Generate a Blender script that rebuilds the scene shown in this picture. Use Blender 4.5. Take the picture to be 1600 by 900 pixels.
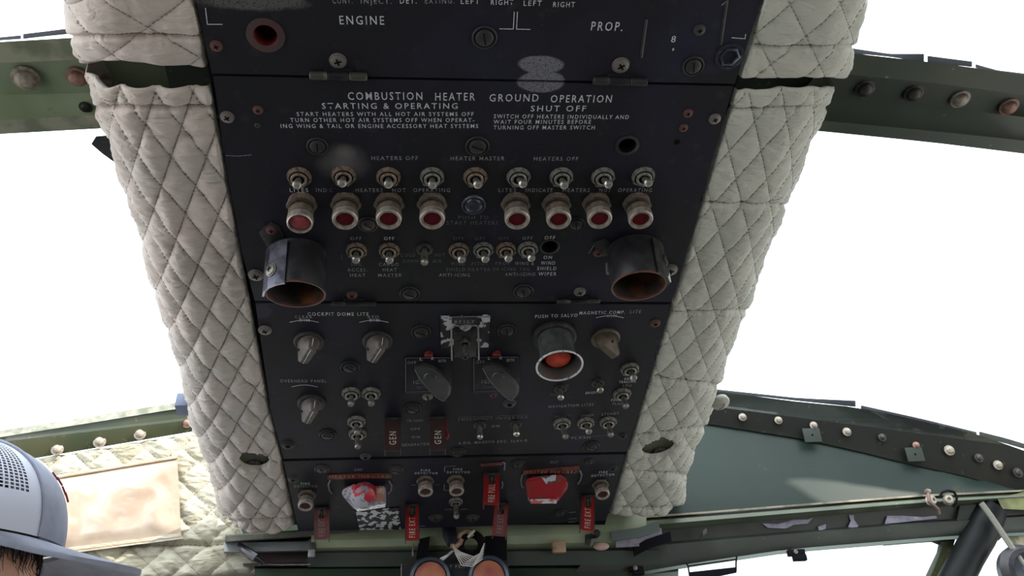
import bpy, bmesh, math, random
from mathutils import Vector, Matrix, noise
from mathutils.bvhtree import BVHTree
random.seed(7)
PI = math.pi
C = bpy.context.scene.collection
for o in list(bpy.data.objects): bpy.data.objects.remove(o)

# ------------------------------------------------------------------ camera
FPX = 1380.0
def orth():
    h = Vector((.9937, .0046, -.1124)).normalized()
    l = Vector((-.0772, -.699, -.7147)); l = (l - h*l.dot(h)).normalized()
    return h, -l, h.cross(-l)
hc, uc, nc = orth()
SL = math.radians(15)
cs, sn = math.cos(SL), math.sin(SL)
hw, uw, nw = Vector((1, 0, 0)), Vector((0, -cs, sn)), Vector((0, -sn, -cs))
RC = Matrix((hc, uc, nc))                      # rows = panel axes in camera space
RW = Matrix((hw, uw, nw)).transposed()         # columns = panel axes in world
RCAM = RW @ RC                                 # camera space -> world
CAM = Vector((0, 0, 1.15))
cd = bpy.data.cameras.new('camera'); cam = bpy.data.objects.new('camera', cd); C.objects.link(cam)
cam.matrix_world = Matrix.Translation(CAM) @ RCAM.to_4x4()
cd.sensor_width = 36; cd.lens = 36*FPX/1600; cd.clip_start = .02; cd.clip_end = 500
bpy.context.scene.camera = cam

# ------------------------------------------------------------------ light
SC = bpy.context.scene
SC.view_settings.view_transform = 'Standard'; SC.view_settings.look = 'None'
SC.view_settings.gamma = 1; SC.view_settings.use_curve_mapping = False
SC.view_settings.exposure = 1.5
w = bpy.data.worlds.new('sky'); SC.world = w; w.use_nodes = True
nt = w.node_tree; nt.nodes.clear()
wo = nt.nodes.new('ShaderNodeOutputWorld'); bg = nt.nodes.new('ShaderNodeBackground')
tc = nt.nodes.new('ShaderNodeTexCoord'); sx = nt.nodes.new('ShaderNodeSeparateXYZ')
cr = nt.nodes.new('ShaderNodeValToRGB')
nt.links.new(tc.outputs['Generated'], sx.inputs[0]); nt.links.new(sx.outputs['Z'], cr.inputs[0])
cr.color_ramp.elements[0].position = .0; cr.color_ramp.elements[0].color = (.42, .41, .39, 1)   # sunlit apron
cr.color_ramp.elements[1].position = .03; cr.color_ramp.elements[1].color = (.90, .96, 1.0, 1)   # hazy bright sky
e = cr.color_ramp.elements.new(1.0); e.color = (.90, .95, 1, 1)
nt.links.new(cr.outputs[0], bg.inputs[0]); nt.links.new(bg.outputs[0], wo.inputs[0])
bg.inputs[1].default_value = 1.62
sd = bpy.data.lights.new('sun', 'SUN'); sd.energy = 2.4; sd.angle = math.radians(.6); sd.color = (1, .93, .82)
sun = bpy.data.objects.new('sun', sd); C.objects.link(sun)
SUNDIR = Vector((-.75, .45, -.50)).normalized()      # direction the light travels
sun.rotation_euler = SUNDIR.to_track_quat('-Z', 'Y').to_euler()

# ------------------------------------------------------------------ frames and unprojection of the survey points
def rayw(px, py): return RCAM @ Vector(((px-800)/FPX, (450-py)/FPX, -1))
P0 = CAM + rayw(748, 0)*.624
PM = Matrix.Translation(P0) @ RW.to_4x4(); PMI = PM.inverted()
BY = 1.25
BM = Matrix.Translation((0, BY, 1.15)) @ Matrix(((1, 0, 0), (0, 0, -1), (0, 1, 0))).to_4x4()   # x right, y up, z aft
def unp(M, px, py, z=0.0):
    Mi = M.inverted(); o = Mi @ CAM; d = Mi.to_3x3() @ rayw(px, py)
    t = (z-o.z)/d.z
    return o + d*t
def pan(px, py, z=0.0): return unp(PM, px, py, z)
def bul(px, py, z=0.0): return unp(BM, px, py, z)
def proj(p):
    q = RCAM.transposed() @ (p-CAM); return (800+FPX*q.x/-q.z, 450-FPX*q.y/-q.z)
def tipdir(base, tip, L):
    o = PMI @ CAM; d = (PMI.to_3x3() @ rayw(*tip)).normalized(); f = o-base
    b = f.dot(d); c = f.dot(f)-L*L; disc = b*b-c
    if disc <= 0: p = o+d*(-b); return (p-base).normalized()
    r = [o+d*(-b-math.sqrt(disc)), o+d*(-b+math.sqrt(disc))]
    r.sort(key=lambda q: -(q-base).z); return (r[0]-base).normalized()
def hfit(px, py, ty):
    b = pan(px, py); h = .0
    for _ in range(200):
        h += .0005
        if proj(PM @ (b+Vector((0, 0, h))))[1] >= ty: break
    return h

# ------------------------------------------------------------------ materials
def s(r, g, b):
    f = lambda v: (v/255/12.92 if v/255 <= .04045 else ((v/255+.055)/1.055)**2.4)
    return (f(r), f(g), f(b), 1)
MC = {}
def mat(name, col, rough=.5, metal=0.0, col2=None, scale=20, lo=.45, hi=.65, bump=None, spec=.5, detail=6, col3=None, s3=60, lo3=.62, hi3=.68):
    if name in MC: return MC[name]
    m = bpy.data.materials.new(name); m.use_nodes = True; t = m.node_tree; b = t.nodes['Principled BSDF']
    b.inputs['Base Color'].default_value = col; b.inputs['Roughness'].default_value = rough
    b.inputs['Metallic'].default_value = metal; b.inputs['Specular IOR Level'].default_value = spec
    co = t.nodes.new('ShaderNodeTexCoord'); last = None
    def layer(cA, cB, sc, l, h):
        n = t.nodes.new('ShaderNodeTexNoise'); n.inputs['Scale'].default_value = sc; n.inputs['Detail'].default_value = detail
        t.links.new(co.outputs['Object'], n.inputs['Vector'])
        r = t.nodes.new('ShaderNodeMapRange'); r.inputs[1].default_value = l; r.inputs[2].default_value = h
        t.links.new(n.outputs[0], r.inputs[0])
        x = t.nodes.new('ShaderNodeMix'); x.data_type = 'RGBA'; t.links.new(r.outputs[0], x.inputs[0])
        if isinstance(cA, tuple): x.inputs[6].default_value = cA
        else: t.links.new(cA, x.inputs[6])
        x.inputs[7].default_value = cB
        return x.outputs[2]
    if col2: last = layer(col, col2, scale, lo, hi)
    if col3: last = layer(last or col, col3, s3, lo3, hi3)
    if last: t.links.new(last, b.inputs['Base Color'])
    if bump:
        n = t.nodes.new('ShaderNodeTexNoise'); n.inputs['Scale'].default_value = bump[0]; n.inputs['Detail'].default_value = 4
        t.links.new(co.outputs['Object'], n.inputs['Vector'])
        u = t.nodes.new('ShaderNodeBump'); u.inputs['Strength'].default_value = bump[1]; u.inputs['Distance'].default_value = bump[2] if len(bump) > 2 else .001
        t.links.new(n.outputs[0], u.inputs['Height']); t.links.new(u.outputs[0], b.inputs['Normal'])
    MC[name] = m; return m

def ellmask(t, co, cx, cy, rx, ry, amp=.5, nscale=90, soft=.25):
    """wear patch with a shape of its own: 1 inside a ragged ellipse given in the panel's own metres"""
    sp = t.nodes.new('ShaderNodeSeparateXYZ'); t.links.new(co.outputs['Object'], sp.inputs[0])
    def mt(op, a, b=None):
        n = t.nodes.new('ShaderNodeMath'); n.operation = op
        for i, v in enumerate((a, b)):
            if v is None: continue
            if isinstance(v, (int, float)): n.inputs[i].default_value = v
            else: t.links.new(v, n.inputs[i])
        return n.outputs[0]
    x = mt('DIVIDE', mt('SUBTRACT', sp.outputs[0], cx), rx); y = mt('DIVIDE', mt('SUBTRACT', sp.outputs[1], cy), ry)
    d = mt('SQRT', mt('ADD', mt('MULTIPLY', x, x), mt('MULTIPLY', y, y)))
    n = t.nodes.new('ShaderNodeTexNoise'); n.inputs['Scale'].default_value = nscale; n.inputs['Detail'].default_value = 5
    t.links.new(co.outputs['Object'], n.inputs['Vector'])
    d = mt('ADD', d, mt('MULTIPLY', mt('SUBTRACT', n.outputs[0], .5), amp))
    r = t.nodes.new('ShaderNodeMapRange'); r.inputs[1].default_value = 1; r.inputs[2].default_value = 1-soft
    t.links.new(d, r.inputs[0]); return r.outputs[0], mt

def panel_mat():
    m = bpy.data.materials.new('panel_black_paint'); m.use_nodes = True; t = m.node_tree; b = t.nodes['Principled BSDF']
    b.inputs['Roughness'].default_value = .55; b.inputs['Specular IOR Level'].default_value = .22
    co = t.nodes.new('ShaderNodeTexCoord')
    def noise_(sc, l, h, det=6):
        n = t.nodes.new('ShaderNodeTexNoise'); n.inputs['Scale'].default_value = sc; n.inputs['Detail'].default_value = det
        t.links.new(co.outputs['Object'], n.inputs['Vector'])
        r = t.nodes.new('ShaderNodeMapRange'); r.inputs[1].default_value = l; r.inputs[2].default_value = h
        t.links.new(n.outputs[0], r.inputs[0]); return r.outputs[0]
    def mix(f, a, c):
        x = t.nodes.new('ShaderNodeMix'); x.data_type = 'RGBA'; t.links.new(f, x.inputs[0])
        if isinstance(a, tuple): x.inputs[6].default_value = a
        else: t.links.new(a, x.inputs[6])
        x.inputs[7].default_value = c; return x.outputs[2]
    base = (.0135, .0135, .0175, 1)
    c = mix(noise_(9, .45, .7), base, (.018, .017, .036, 1))
    c = mix(noise_(60, .6, .8), c, (.03, .03, .036, 1))
    c = mix(noise_(420, .74, .76, 2), c, (.09, .09, .1, 1))
    def crackle(mask, mt, col, k=1500):
        v = t.nodes.new('ShaderNodeTexVoronoi'); v.feature = 'DISTANCE_TO_EDGE'; v.inputs['Scale'].default_value = k
        t.links.new(co.outputs['Object'], v.inputs['Vector'])
        g = mt('LESS_THAN', v.outputs['Distance'], .24)
        return mix(mt('MULTIPLY', mask, g), c, col)
    for (px, py, rx, ry, kind) in ((845, 101, 37, 15, 0), (846, 128, 38, 18, 0), (395, 2, 95, 16, 1), (1140, 90, 26, 26, 2),
                                   (536, 256, 44, 34, 3), (540, 240, 20, 15, 3), (410, 458, 26, 24, 4), (405, 487, 22, 12, 4), (1083, 108, 60, 12, 2)):
        p = pan(px, py); q = pan(px+rx, py); r_ = pan(px, py-ry)
        mk, mt = ellmask(t, co, p.x, p.y, abs(q.x-p.x), abs(r_.y-p.y), *((.35, 70, .12) if kind == 0 else (.5, 60, .95) if kind == 3 else (1.2, 90, .8) if kind == 2 else (.6, 80, .3)))
        if kind in (0, 1): c = crackle(mk, mt, (.17, .17, .20, 1) if kind == 0 else (.10, .095, .095, 1), 800 if kind == 0 else 650)
        elif kind == 2: c = mix(mt('MULTIPLY', mk, .5), c, (.03, .03, .06, 1))
        elif kind == 3: c = mix(mt('MULTIPLY', mk, .8), c, (.16, .15, .15, 1))
        else: c = mix(mt('MULTIPLY', mk, .5), c, (.05, .05, .062, 1))
    t.links.new(c, b.inputs['Base Color'])
    n = t.nodes.new('ShaderNodeTexNoise'); n.inputs['Scale'].default_value = 700; t.links.new(co.outputs['Object'], n.inputs['Vector'])
    u = t.nodes.new('ShaderNodeBump'); u.inputs['Strength'].default_value = .25; u.inputs['Distance'].default_value = .0004
    t.links.new(n.outputs[0], u.inputs['Height']); t.links.new(u.outputs[0], b.inputs['Normal'])
    return m
M_PANEL = panel_mat()
M_DARK = mat('black_void', (.006, .006, .007, 1), .9, spec=.1)
M_FAST = mat('dark_painted_steel', (.022, .022, .024, 1), .5, .0, (.055, .052, .048, 1), 150, .5, .75, spec=.35)
M_FASTW = mat('worn_painted_steel', (.05, .045, .042, 1), .5, .3, (.13, .12, .11, 1), 200, .5, .7)
M_SCREW = mat('screw_steel', (.26, .235, .22, 1), .45, .5, (.13, .11, .10, 1), 300, .4, .7)
M_RSCREW = mat('red_primed_screw', (.16, .05, .045, 1), .6, .1, (.07, .045, .04, 1), 300, .4, .6)
M_NUTB = mat('brown_tarnished_nut', (.34, .26, .21, 1), .45, .4, (.16, .11, .08, 1), 260, .4, .65)
M_NUTG = mat('grey_tarnished_nut', (.33, .32, .29, 1), .45, .4, (.15, .145, .13, 1), 260, .4, .65)
M_LEV = mat('worn_toggle_nickel', (.55, .53, .5, 1), .33, .85, (.33, .29, .26, 1), 240, .4, .6)
M_LEVD = mat('dull_toggle_shank', (.22, .2, .18, 1), .5, .5, (.12, .1, .09, 1), 240, .4, .6)
M_CAP = mat('knurled_nickel_cap', (.46, .40, .36, 1), .42, .5, (.2, .17, .15, 1), 200, .4, .7)
M_LENS = mat('red_glass_lens', (.11, .005, .010, 1), .12, 0, spec=.25)
M_LENSP = mat('pink_red_glass_lens', (.26, .035, .045, 1), .3, 0, (.32, .08, .09, 1), 200)
M_LENSD = mat('dark_dusty_lens', (.06, .012, .014, 1), .3, 0)
M_KNOB = mat('brown_grey_bakelite', (.13, .115, .10, 1), .45, 0, (.075, .065, .06, 1), 120, .4, .6)
M_KNOBB = mat('brown_bakelite', (.10, .072, .045, 1), .5, 0, (.05, .038, .028, 1), 90, .4, .6)
M_WHITE = mat('white_letter_paint', (.62, .62, .67, 1), .6, col2=(.40, .40, .44, 1), scale=500, lo=.5, hi=.65)
M_GREYL = mat('faded_letter_paint', (.34, .34, .38, 1), .6, col2=(.17, .17, .19, 1), scale=500, lo=.42, hi=.6)
M_FAINT = mat('nearly_gone_letter_paint', (.14, .14, .155, 1), .6, col2=(.06, .06, .065, 1), scale=500, lo=.42, hi=.6)
M_RED = mat('red_guard_enamel', (.24, .010, .012, 1), .42, 0, (.16, .018, .018, 1), 90, .5, .65, col3=(.12, .09, .09, 1), s3=200, lo3=.66, hi3=.72)
M_BRED = mat('brown_red_guard_enamel', (.045, .022, .021, 1), .5, 0, (.034, .019, .019, 1), 90, .4, .6)
M_DRED = mat('dull_red_guard_enamel', (.17, .045, .045, 1), .5, 0, (.10, .05, .048, 1), 120, .4, .6)
M_CHIP = mat('chipped_red_white_enamel', (.42, .42, .47, 1), .35, .1, (.45, .03, .05, 1), 55, .50, .53, col3=(.2, .2, .23, 1), s3=160, lo3=.56, hi3=.6)
M_CHIPR = mat('chipped_mostly_red_enamel', (.28, .012, .018, 1), .35, 0, (.12, .05, .045, 1), 70, .52, .58, col3=(.45, .45, .5, 1), s3=60, lo3=.60, hi3=.62)
M_CHROME = mat('scuffed_bare_metal', (.62, .62, .68, 1), .33, .8, (.28, .28, .32, 1), 300, .5, .65)
M_ORANGE = mat('orange_red_button', (.75, .07, .03, 1), .4, 0, (.42, .05, .03, 1), 150, .5, .65)
M_SHROUD = mat('grey_green_shroud_paint', (.085, .09, .09, 1), .45, .1, (.05, .055, .058, 1), 120, .4, .6)
M_RIM = mat('bare_white_rim', (.62, .62, .66, 1), .4, .3, (.12, .12, .13, 1), 300, .60, .66)
M_RUST = mat('rusty_tube_inside', (.035, .028, .022, 1), .6, .2, (.24, .08, .03, 1), 34, .50, .64)
M_BARREL = mat('black_barrel_paint', (.016, .016, .019, 1), .38, 0, (.03, .03, .036, 1), 90, spec=.5)
M_STRAP = mat('blued_steel_strap', (.20, .20, .27, 1), .26, .8, (.07, .07, .09, 1), 90, .4, .6)
M_PEEL = mat('peeled_white_plate', (.012, .012, .014, 1), .5, .1, (.62, .62, .66, 1), 120, .51, .53)
M_OLIVE = mat('olive_zinc_chromate', (.060, .062, .028, 1), .42, 0, (.035, .045, .02, 1), 14, .4, .65, col3=(.14, .12, .07, 1), s3=130, lo3=.66, hi3=.72, spec=.35)
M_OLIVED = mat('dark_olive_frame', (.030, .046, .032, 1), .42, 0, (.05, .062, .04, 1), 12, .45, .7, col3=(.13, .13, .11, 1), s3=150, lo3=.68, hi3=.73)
M_OLIVEK = mat('very_dark_olive_frame', (.016, .021, .017, 1), .5, 0, (.03, .037, .027, 1), 18, .45, .7, col3=(.09, .09, .08, 1), s3=150, lo3=.70, hi3=.74)
M_TEAL = mat('teal_green_plate', (.020, .036, .030, 1), .45, 0, (.014, .026, .022, 1), 6, .35, .7, spec=.3, col3=(.07, .05, .03, 1), s3=26, lo3=.67, hi3=.75)
M_LITEG = mat('light_olive_header', (.36, .40, .26, 1), .35, 0, (.24, .29, .21, 1), 12, .35, .7)
M_TAN = mat('worn_tan_lip', (.30, .27, .21, 1), .5, 0, (.14, .14, .09, 1), 60, .42, .62)
M_LAV = mat('bare_lavender_primer', (.26, .24, .31, 1), .6, 0, (.18, .17, .22, 1), 100)
M_RUBBER = mat('black_rubber', (.007, .007, .010, 1), .85, spec=.1)
M_WIREW = mat('white_wire', (.62, .60, .60, 1), .5)
M_BRASS = mat('tan_clip', (.42, .27, .18, 1), .5, .2, (.25, .16, .12, 1), 120)
M_PINK = mat('pink_plastic_disc', (.45, .30, .27, 1), .5)
M_AMBER = mat('amber_cap', (.50, .20, .12, 1), .35, 0, (.35, .1, .08, 1), 40, .4, .7)
M_BLUERIM = mat('blue_grey_ring', (.045, .06, .09, 1), .35, .3)
def cloth(name, a, b_):
    m = mat(name, a, .75, 0, b_, 16, .35, .72, spec=.2)
    t = m.node_tree; b = t.nodes['Principled BSDF']; co = t.nodes.new('ShaderNodeTexCoord')
    n = t.nodes.new('ShaderNodeTexNoise'); n.inputs['Scale'].default_value = 65; n.inputs['Detail'].default_value = 5; n.inputs['Distortion'].default_value = 1.2
    mp = t.nodes.new('ShaderNodeMapping'); mp.inputs['Scale'].default_value = (.6, 1.7, 1)
    t.links.new(co.outputs['Object'], mp.inputs[0]); t.links.new(mp.outputs[0], n.inputs['Vector'])
    u = t.nodes.new('ShaderNodeBump'); u.inputs['Strength'].default_value = .75; u.inputs['Distance'].default_value = .0045
    t.links.new(n.outputs[0], u.inputs['Height']); t.links.new(u.outputs[0], b.inputs['Normal']); b.inputs['Sheen Weight'].default_value = .15
    return m
M_QL = cloth('quilted_nylon_warm_lit', (.575, .49, .45, 1), (.48, .44, .40, 1))  # left pads: warm light on the shared cloth put into its colour
M_QR = cloth('quilted_nylon_cool_lit', (.55, .54, .485, 1), (.48, .485, .435, 1))  # same cloth, coloured for the cooler light on the right
M_QS = cloth('quilted_nylon_yellowed', (.50, .48, .39, 1), (.38, .35, .25, 1))
M_THREAD = mat('brown_thread', (.17, .12, .085, 1), .8)
M_VINYL = mat('peach_vinyl', (.36, .26, .19, 1), .2, 0, (.46, .38, .30, 1), 7, .4, .6, bump=(14, .5, .006), spec=.8)
def glass(name, tint):
    m = bpy.data.materials.new(name); m.use_nodes = True; t = m.node_tree; t.nodes.clear()
    o = t.nodes.new('ShaderNodeOutputMaterial'); mx = t.nodes.new('ShaderNodeMixShader'); tr = t.nodes.new('ShaderNodeBsdfTransparent')
    gl = t.nodes.new('ShaderNodeBsdfGlossy'); fr = t.nodes.new('ShaderNodeMapRange'); lw = t.nodes.new('ShaderNodeLayerWeight'); lw.inputs[0].default_value = .5; pw = t.nodes.new('ShaderNodeMath'); pw.operation = 'POWER'; pw.inputs[1].default_value = 4; t.links.new(lw.outputs['Facing'], pw.inputs[0]); t.links.new(pw.outputs[0], fr.inputs[0]); fr.inputs[3].default_value = .03; fr.inputs[4].default_value = .8
    tr.inputs[0].default_value = tint; gl.inputs['Roughness'].default_value = .03
    t.links.new(fr.outputs[0], mx.inputs[0]); t.links.new(tr.outputs[0], mx.inputs[1]); t.links.new(gl.outputs[0], mx.inputs[2]); t.links.new(mx.outputs[0], o.inputs[0])
    return m
M_GLASS = glass('clear_canopy_glass', (.93, .96, .97, 1)); M_WGLASS = glass('tinted_windshield_glass', (.62, .66, .66, 1))

# ------------------------------------------------------------------ mesh helpers
def finish(bm, name, m, parent=None, M=None, smooth=35, recalc=True):
    if recalc: bmesh.ops.recalc_face_normals(bm, faces=bm.faces)
    me = bpy.data.meshes.new(name); bm.to_mesh(me); bm.free()
    return link(name, me, m, parent, M, smooth)
def link(name, me, m, parent=None, M=None, smooth=35):
    if m is not None and not me.materials:
        for q in (m if isinstance(m, (list, tuple)) else [m]): me.materials.append(q)
    if smooth and not me.get('sm'):
        me.shade_smooth()
        me.set_sharp_from_angle(angle=math.radians(smooth)); me['sm'] = 1
    o = bpy.data.objects.new(name, me); C.objects.link(o)
    if parent is not None: o.parent = parent
    if M is not None:
        if parent is not None: o.matrix_local = M
        else: o.matrix_world = M
    return o
def lathe(bm, prof, n=24, M=None, mi=0, cap=True):
    rings = []
    for r, z in prof:
        if r < 1e-6: rings.append([bm.verts.new((0, 0, z))])
        else: rings.append([bm.verts.new((r*math.cos(2*PI*i/n), r*math.sin(2*PI*i/n), z)) for i in range(n)])
    for a, b in zip(rings, rings[1:]):
        for i in range(n):
            j = (i+1) % n
            if len(a) == 1 and len(b) == 1: continue
            if len(a) == 1: f = bm.faces.new((a[0], b[i], b[j]))
            elif len(b) == 1: f = bm.faces.new((a[i], a[j], b[0]))
            else: f = bm.faces.new((a[i], a[j], b[j], b[i]))
            f.material_index = mi
    if M is not None:
        for rg in rings:
            for v in rg: v.co = M @ v.co
    return rings
def hullm(bm, pts, mi=0):
    vs = [bm.verts.new(p) for p in pts]
    r = bmesh.ops.convex_hull(bm, input=vs)
    dead = [v for v in r['geom_interior'] if isinstance(v, bmesh.types.BMVert)] + [v for v in r['geom_unused'] if isinstance(v, bmesh.types.BMVert)]
    for v in set(dead):
        if v.is_valid: bm.verts.remove(v)
    for f in r['geom']:
        if isinstance(f, bmesh.types.BMFace): f.material_index = mi
def box(bm, x0, x1, y0, y1, z0, z1, mi=0, M=None, bev=0):
    pts = [Vector((x, y, z)) for x in (x0, x1) for y in (y0, y1) for z in (z0, z1)]
    if M is not None: pts = [M @ p for p in pts]
    v = [bm.verts.new(p) for p in pts]; fs = []
    for q in ((0, 1, 3, 2), (4, 6, 7, 5), (0, 4, 5, 1), (2, 3, 7, 6), (0, 2, 6, 4), (1, 5, 7, 3)):
        f = bm.faces.new([v[i] for i in q]); f.material_index = mi; fs.append(f)
    if bev:
        es = list({e for f in fs for e in f.edges})
        bmesh.ops.bevel(bm, geom=es, offset=bev, segments=2, affect='EDGES', profile=.6)
def prism(bm, pts, z0, z1, bev=0, mi=0):
    a = [bm.verts.new((p[0], p[1], z0)) for p in pts]; b = [bm.verts.new((p[0], p[1], z1)) for p in pts]; n = len(pts)
    fs = [bm.faces.new(a[::-1]), bm.faces.new(b)] + [bm.faces.new((a[i], a[(i+1) % n], b[(i+1) % n], b[i])) for i in range(n)]
    for f in fs: f.material_index = mi
    if bev:
        bmesh.ops.bevel(bm, geom=[e for e in fs[1].edges], offset=bev, segments=2, affect='EDGES', profile=.6)
def tube(bm, pts, r, n=8, mi=0, closed=False):
    pts = [Vector(p) for p in pts]; rings = []; up = Vector((.13, .31, .94)).normalized()
    for i, p in enumerate(pts):
        a = pts[max(i-1, 0)]; b = pts[min(i+1, len(pts)-1)]
        if closed: a = pts[i-1]; b = pts[(i+1) % len(pts)]
        d = (b-a).normalized(); x = d.cross(up).normalized(); y = d.cross(x)
        rr = r[i] if isinstance(r, (list, tuple)) else r
        rings.append([bm.verts.new(p + x*rr*math.cos(2*PI*k/n) + y*rr*math.sin(2*PI*k/n)) for k in range(n)])
    rg = rings + ([rings[0]] if closed else [])
    for a, b in zip(rg, rg[1:]):
        for k in range(n): bm.faces.new((a[k], a[(k+1) % n], b[(k+1) % n], b[k])).material_index = mi
    if not closed:
        bm.faces.new(rings[0][::-1]).material_index = mi; bm.faces.new(rings[-1]).material_index = mi
def resample(pl, n):
    L = [0]
    for a, b in zip(pl, pl[1:]): L.append(L[-1]+math.hypot(b[0]-a[0], b[1]-a[1]))
    out = []
    for i in range(n):
        t = L[-1]*i/(n-1); k = max(j for j in range(len(L)) if L[j] <= t+1e-9); k = min(k, len(pl)-2)
        u = (t-L[k])/max(L[k+1]-L[k], 1e-9)
        out.append(tuple(pl[k][q]+(pl[k+1][q]-pl[k][q])*u for q in range(len(pl[0]))))
    return out
def interp(tab, x):
    if x <= tab[0][0]: a, b = tab[0], tab[1]
    elif x >= tab[-1][0]: a, b = tab[-2], tab[-1]
    else:
        for a, b in zip(tab, tab[1:]):
            if a[0] <= x <= b[0]: break
    return a[1]+(b[1]-a[1])*(x-a[0])/(b[0]-a[0])
def loft(name, rails, m, parent=None, mis=None, closed=True, smooth=35, n=24):
    """rails: lists of world points of equal count; a closed section is swept along them"""
    bm = bmesh.new(); R = [[bm.verts.new(p) for p in r] for r in rails]; k = len(R)
    for i in range(k if closed else k-1):
        a, b = R[i], R[(i+1) % k]
        for j in range(len(a)-1):
            f = bm.faces.new((a[j], a[j+1], b[j+1], b[j])); f.material_index = (mis[i] if mis else 0)
    if closed:
        bm.faces.new([r[0] for r in R]); bm.faces.new([r[-1] for r in R][::-1])
    return finish(bm, name, m, parent, None, smooth)
def ext(pl):
    """members that leave the frame carry on to the cabin side"""
    pl = list(pl)
    def go(a, b, dx):
        k = (b[1]-a[1])/(b[0]-a[0]); return (a[0]+dx, a[1]+k*dx)+tuple(a[2:])
    if pl[-1][0] >= 1640: pl.append(go(pl[-1], pl[-2], 200))
    if pl[0][0] <= -50: pl.insert(0, go(pl[0], pl[1], -260))
    return pl
def railp(pl, z, n=16, dy=0): return [PM @ pan(p[0], p[1], z+(p[2] if len(p) > 2 else 0)) for p in resample(ext(pl), n)]
def railb(pl, z, n=16): return [BM @ bul(p[0], p[1], z+(p[2] if len(p) > 2 else 0)) for p in resample(ext(pl), n)]
def tag(o, label, cat, group=None, kind=None):
    if label: o['label'] = label
    if cat: o['category'] = cat
    if group: o['group'] = group
    if kind: o['kind'] = kind
    return o
def empty(name, M, label=None, cat=None, group=None):
    o = bpy.data.objects.new(name, None); C.objects.link(o); o.matrix_world = M; o.empty_display_size = .01
    return tag(o, label, cat, group)
def at(px, py, z=0.0, rot=0.0): return PM @ Matrix.Translation(pan(px, py, z)) @ Matrix.Rotation(rot, 4, 'Z')
def aim(d, keepx=True):
    z = d.normalized(); x = Vector((1, 0, 0)); x = (x-z*x.dot(z)).normalized(); y = z.cross(x)
    return Matrix((x, y, z)).transposed()
mesh_cache = {}
def cached(key, build, m, smooth=35):
    if key not in mesh_cache:
        bm = bmesh.new(); build(bm); bmesh.ops.recalc_face_normals(bm, faces=bm.faces)
        me = bpy.data.meshes.new(key); bm.to_mesh(me); bm.free()
        for q in (m if isinstance(m, (list, tuple)) else [m]): me.materials.append(q)
        me.shade_smooth(); me.set_sharp_from_angle(angle=math.radians(smooth)); me['sm'] = 1; mesh_cache[key] = me
    return mesh_cache[key]

# ================================================================== SETTING: cabin shell
def struct(o): o['kind'] = 'structure'; return o
M_FLOOR = mat('grey_cabin_floor', (.10, .10, .09, 1), .7, 0, (.06, .06, .055, 1), 4)
M_SHELL = mat('grey_green_cabin_wall', (.16, .17, .14, 1), .6, 0, (.11, .12, .10, 1), 5)
bm = bmesh.new(); box(bm, -1.1, 1.1, -1.6, 2.0, -.05, 0); struct(finish(bm, 'floor', M_FLOOR))
bm = bmesh.new(); box(bm, -1.15, -1.1, -1.6, 2.0, -.05, .95); struct(finish(bm, 'wall_left', M_SHELL))
bm = bmesh.new(); box(bm, 1.1, 1.15, -1.6, 2.0, -.05, .95); struct(finish(bm, 'wall_right', M_SHELL))
bm = bmesh.new(); 
def sunpt(p, X): return p - SUNDIR*((p.x-X)/SUNDIR.x)
hole = [sunpt(BM @ bul(x, y, .03), 1.16) for x, y in ((1236, 740), (1275, 737), (1330, 745), (1436, 768), (1450, 805), (1300, 805))]  # opening traced back along the sun from the patch wanted on the plate
outl = [(-1.6, 1.50), (1.20, 1.50), (1.20, 1.66), (1.10, 2.2), (-1.6, 2.2)]
es = []
for lp in ([(p.y, p.z) for p in hole], outl):
    vs = [bm.verts.new((1.16, a, b)) for a, b in lp]
    for i in range(len(vs)): es.append(bm.edges.new((vs[i], vs[(i+1) % len(vs)])))
bmesh.ops.triangle_fill(bm, edges=es, use_beauty=True, use_dissolve=False)
g = bmesh.ops.extrude_face_region(bm, geom=list(bm.faces))
for v in g['geom']:
    if isinstance(v, bmesh.types.BMVert): v.co.x += .004
struct(finish(bm, 'sun_blocker', M_SHELL))['label'] = 'added unseen sun blocker on the right with an opening shaped to the sun patch'  # added out of view to keep sun off the right front
bm = bmesh.new(); box(bm, -1.1, 1.1, -1.65, -1.6, -.05, 1.9); struct(finish(bm, 'wall_back', M_SHELL))
bm = bmesh.new(); box(bm, -1.1, 1.1, 1.5, 1.55, -.05, 1.0); struct(finish(bm, 'wall_front', M_SHELL))
bm = bmesh.new(); box(bm, -1.1, 1.1, -1.6, .20, 1.90, 1.94); struct(finish(bm, 'ceiling', M_SHELL))

# ------------------------------------------------------------------ overhead spine behind panel and pads
XL = [(-200, 268), (0, 306), (260, 353), (400, 378), (640, 423), (700, 438), (830, 465)]
XR = [(-200, 1250), (0, 1190), (200, 1130), (395, 1072), (640, 999), (813, 947), (830, 942)]
def edge(tab, y, dx=0): return interp(tab, y)+dx
bm = bmesh.new()
ys = list(range(-180, 821, 50))
pts = [(pan(edge(XL, y, -70+.03*y), y, -.052), pan(edge(XR, y, 60-.03*y), y, -.052)) for y in ys]
fr = [[bm.verts.new(p) for p in ab] for ab in pts]; bk = [[bm.verts.new(p+Vector((0, 0, -.03))) for p in ab] for ab in pts]
for i in range(len(ys)-1):
    bm.faces.new((fr[i][0], fr[i][1], fr[i+1][1], fr[i+1][0])); bm.faces.new((bk[i][0], bk[i+1][0], bk[i+1][1], bk[i][1]))
    for k in (0, 1): bm.faces.new((fr[i][k], fr[i+1][k], bk[i+1][k], bk[i][k]))
for i in (0, -1): bm.faces.new((fr[i][0], fr[i][1], bk[i][1], bk[i][0]))
struct(finish(bm, 'trim_1', M_OLIVED, None, PM))['label'] = 'olive roof spine behind the overhead panel'

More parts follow.
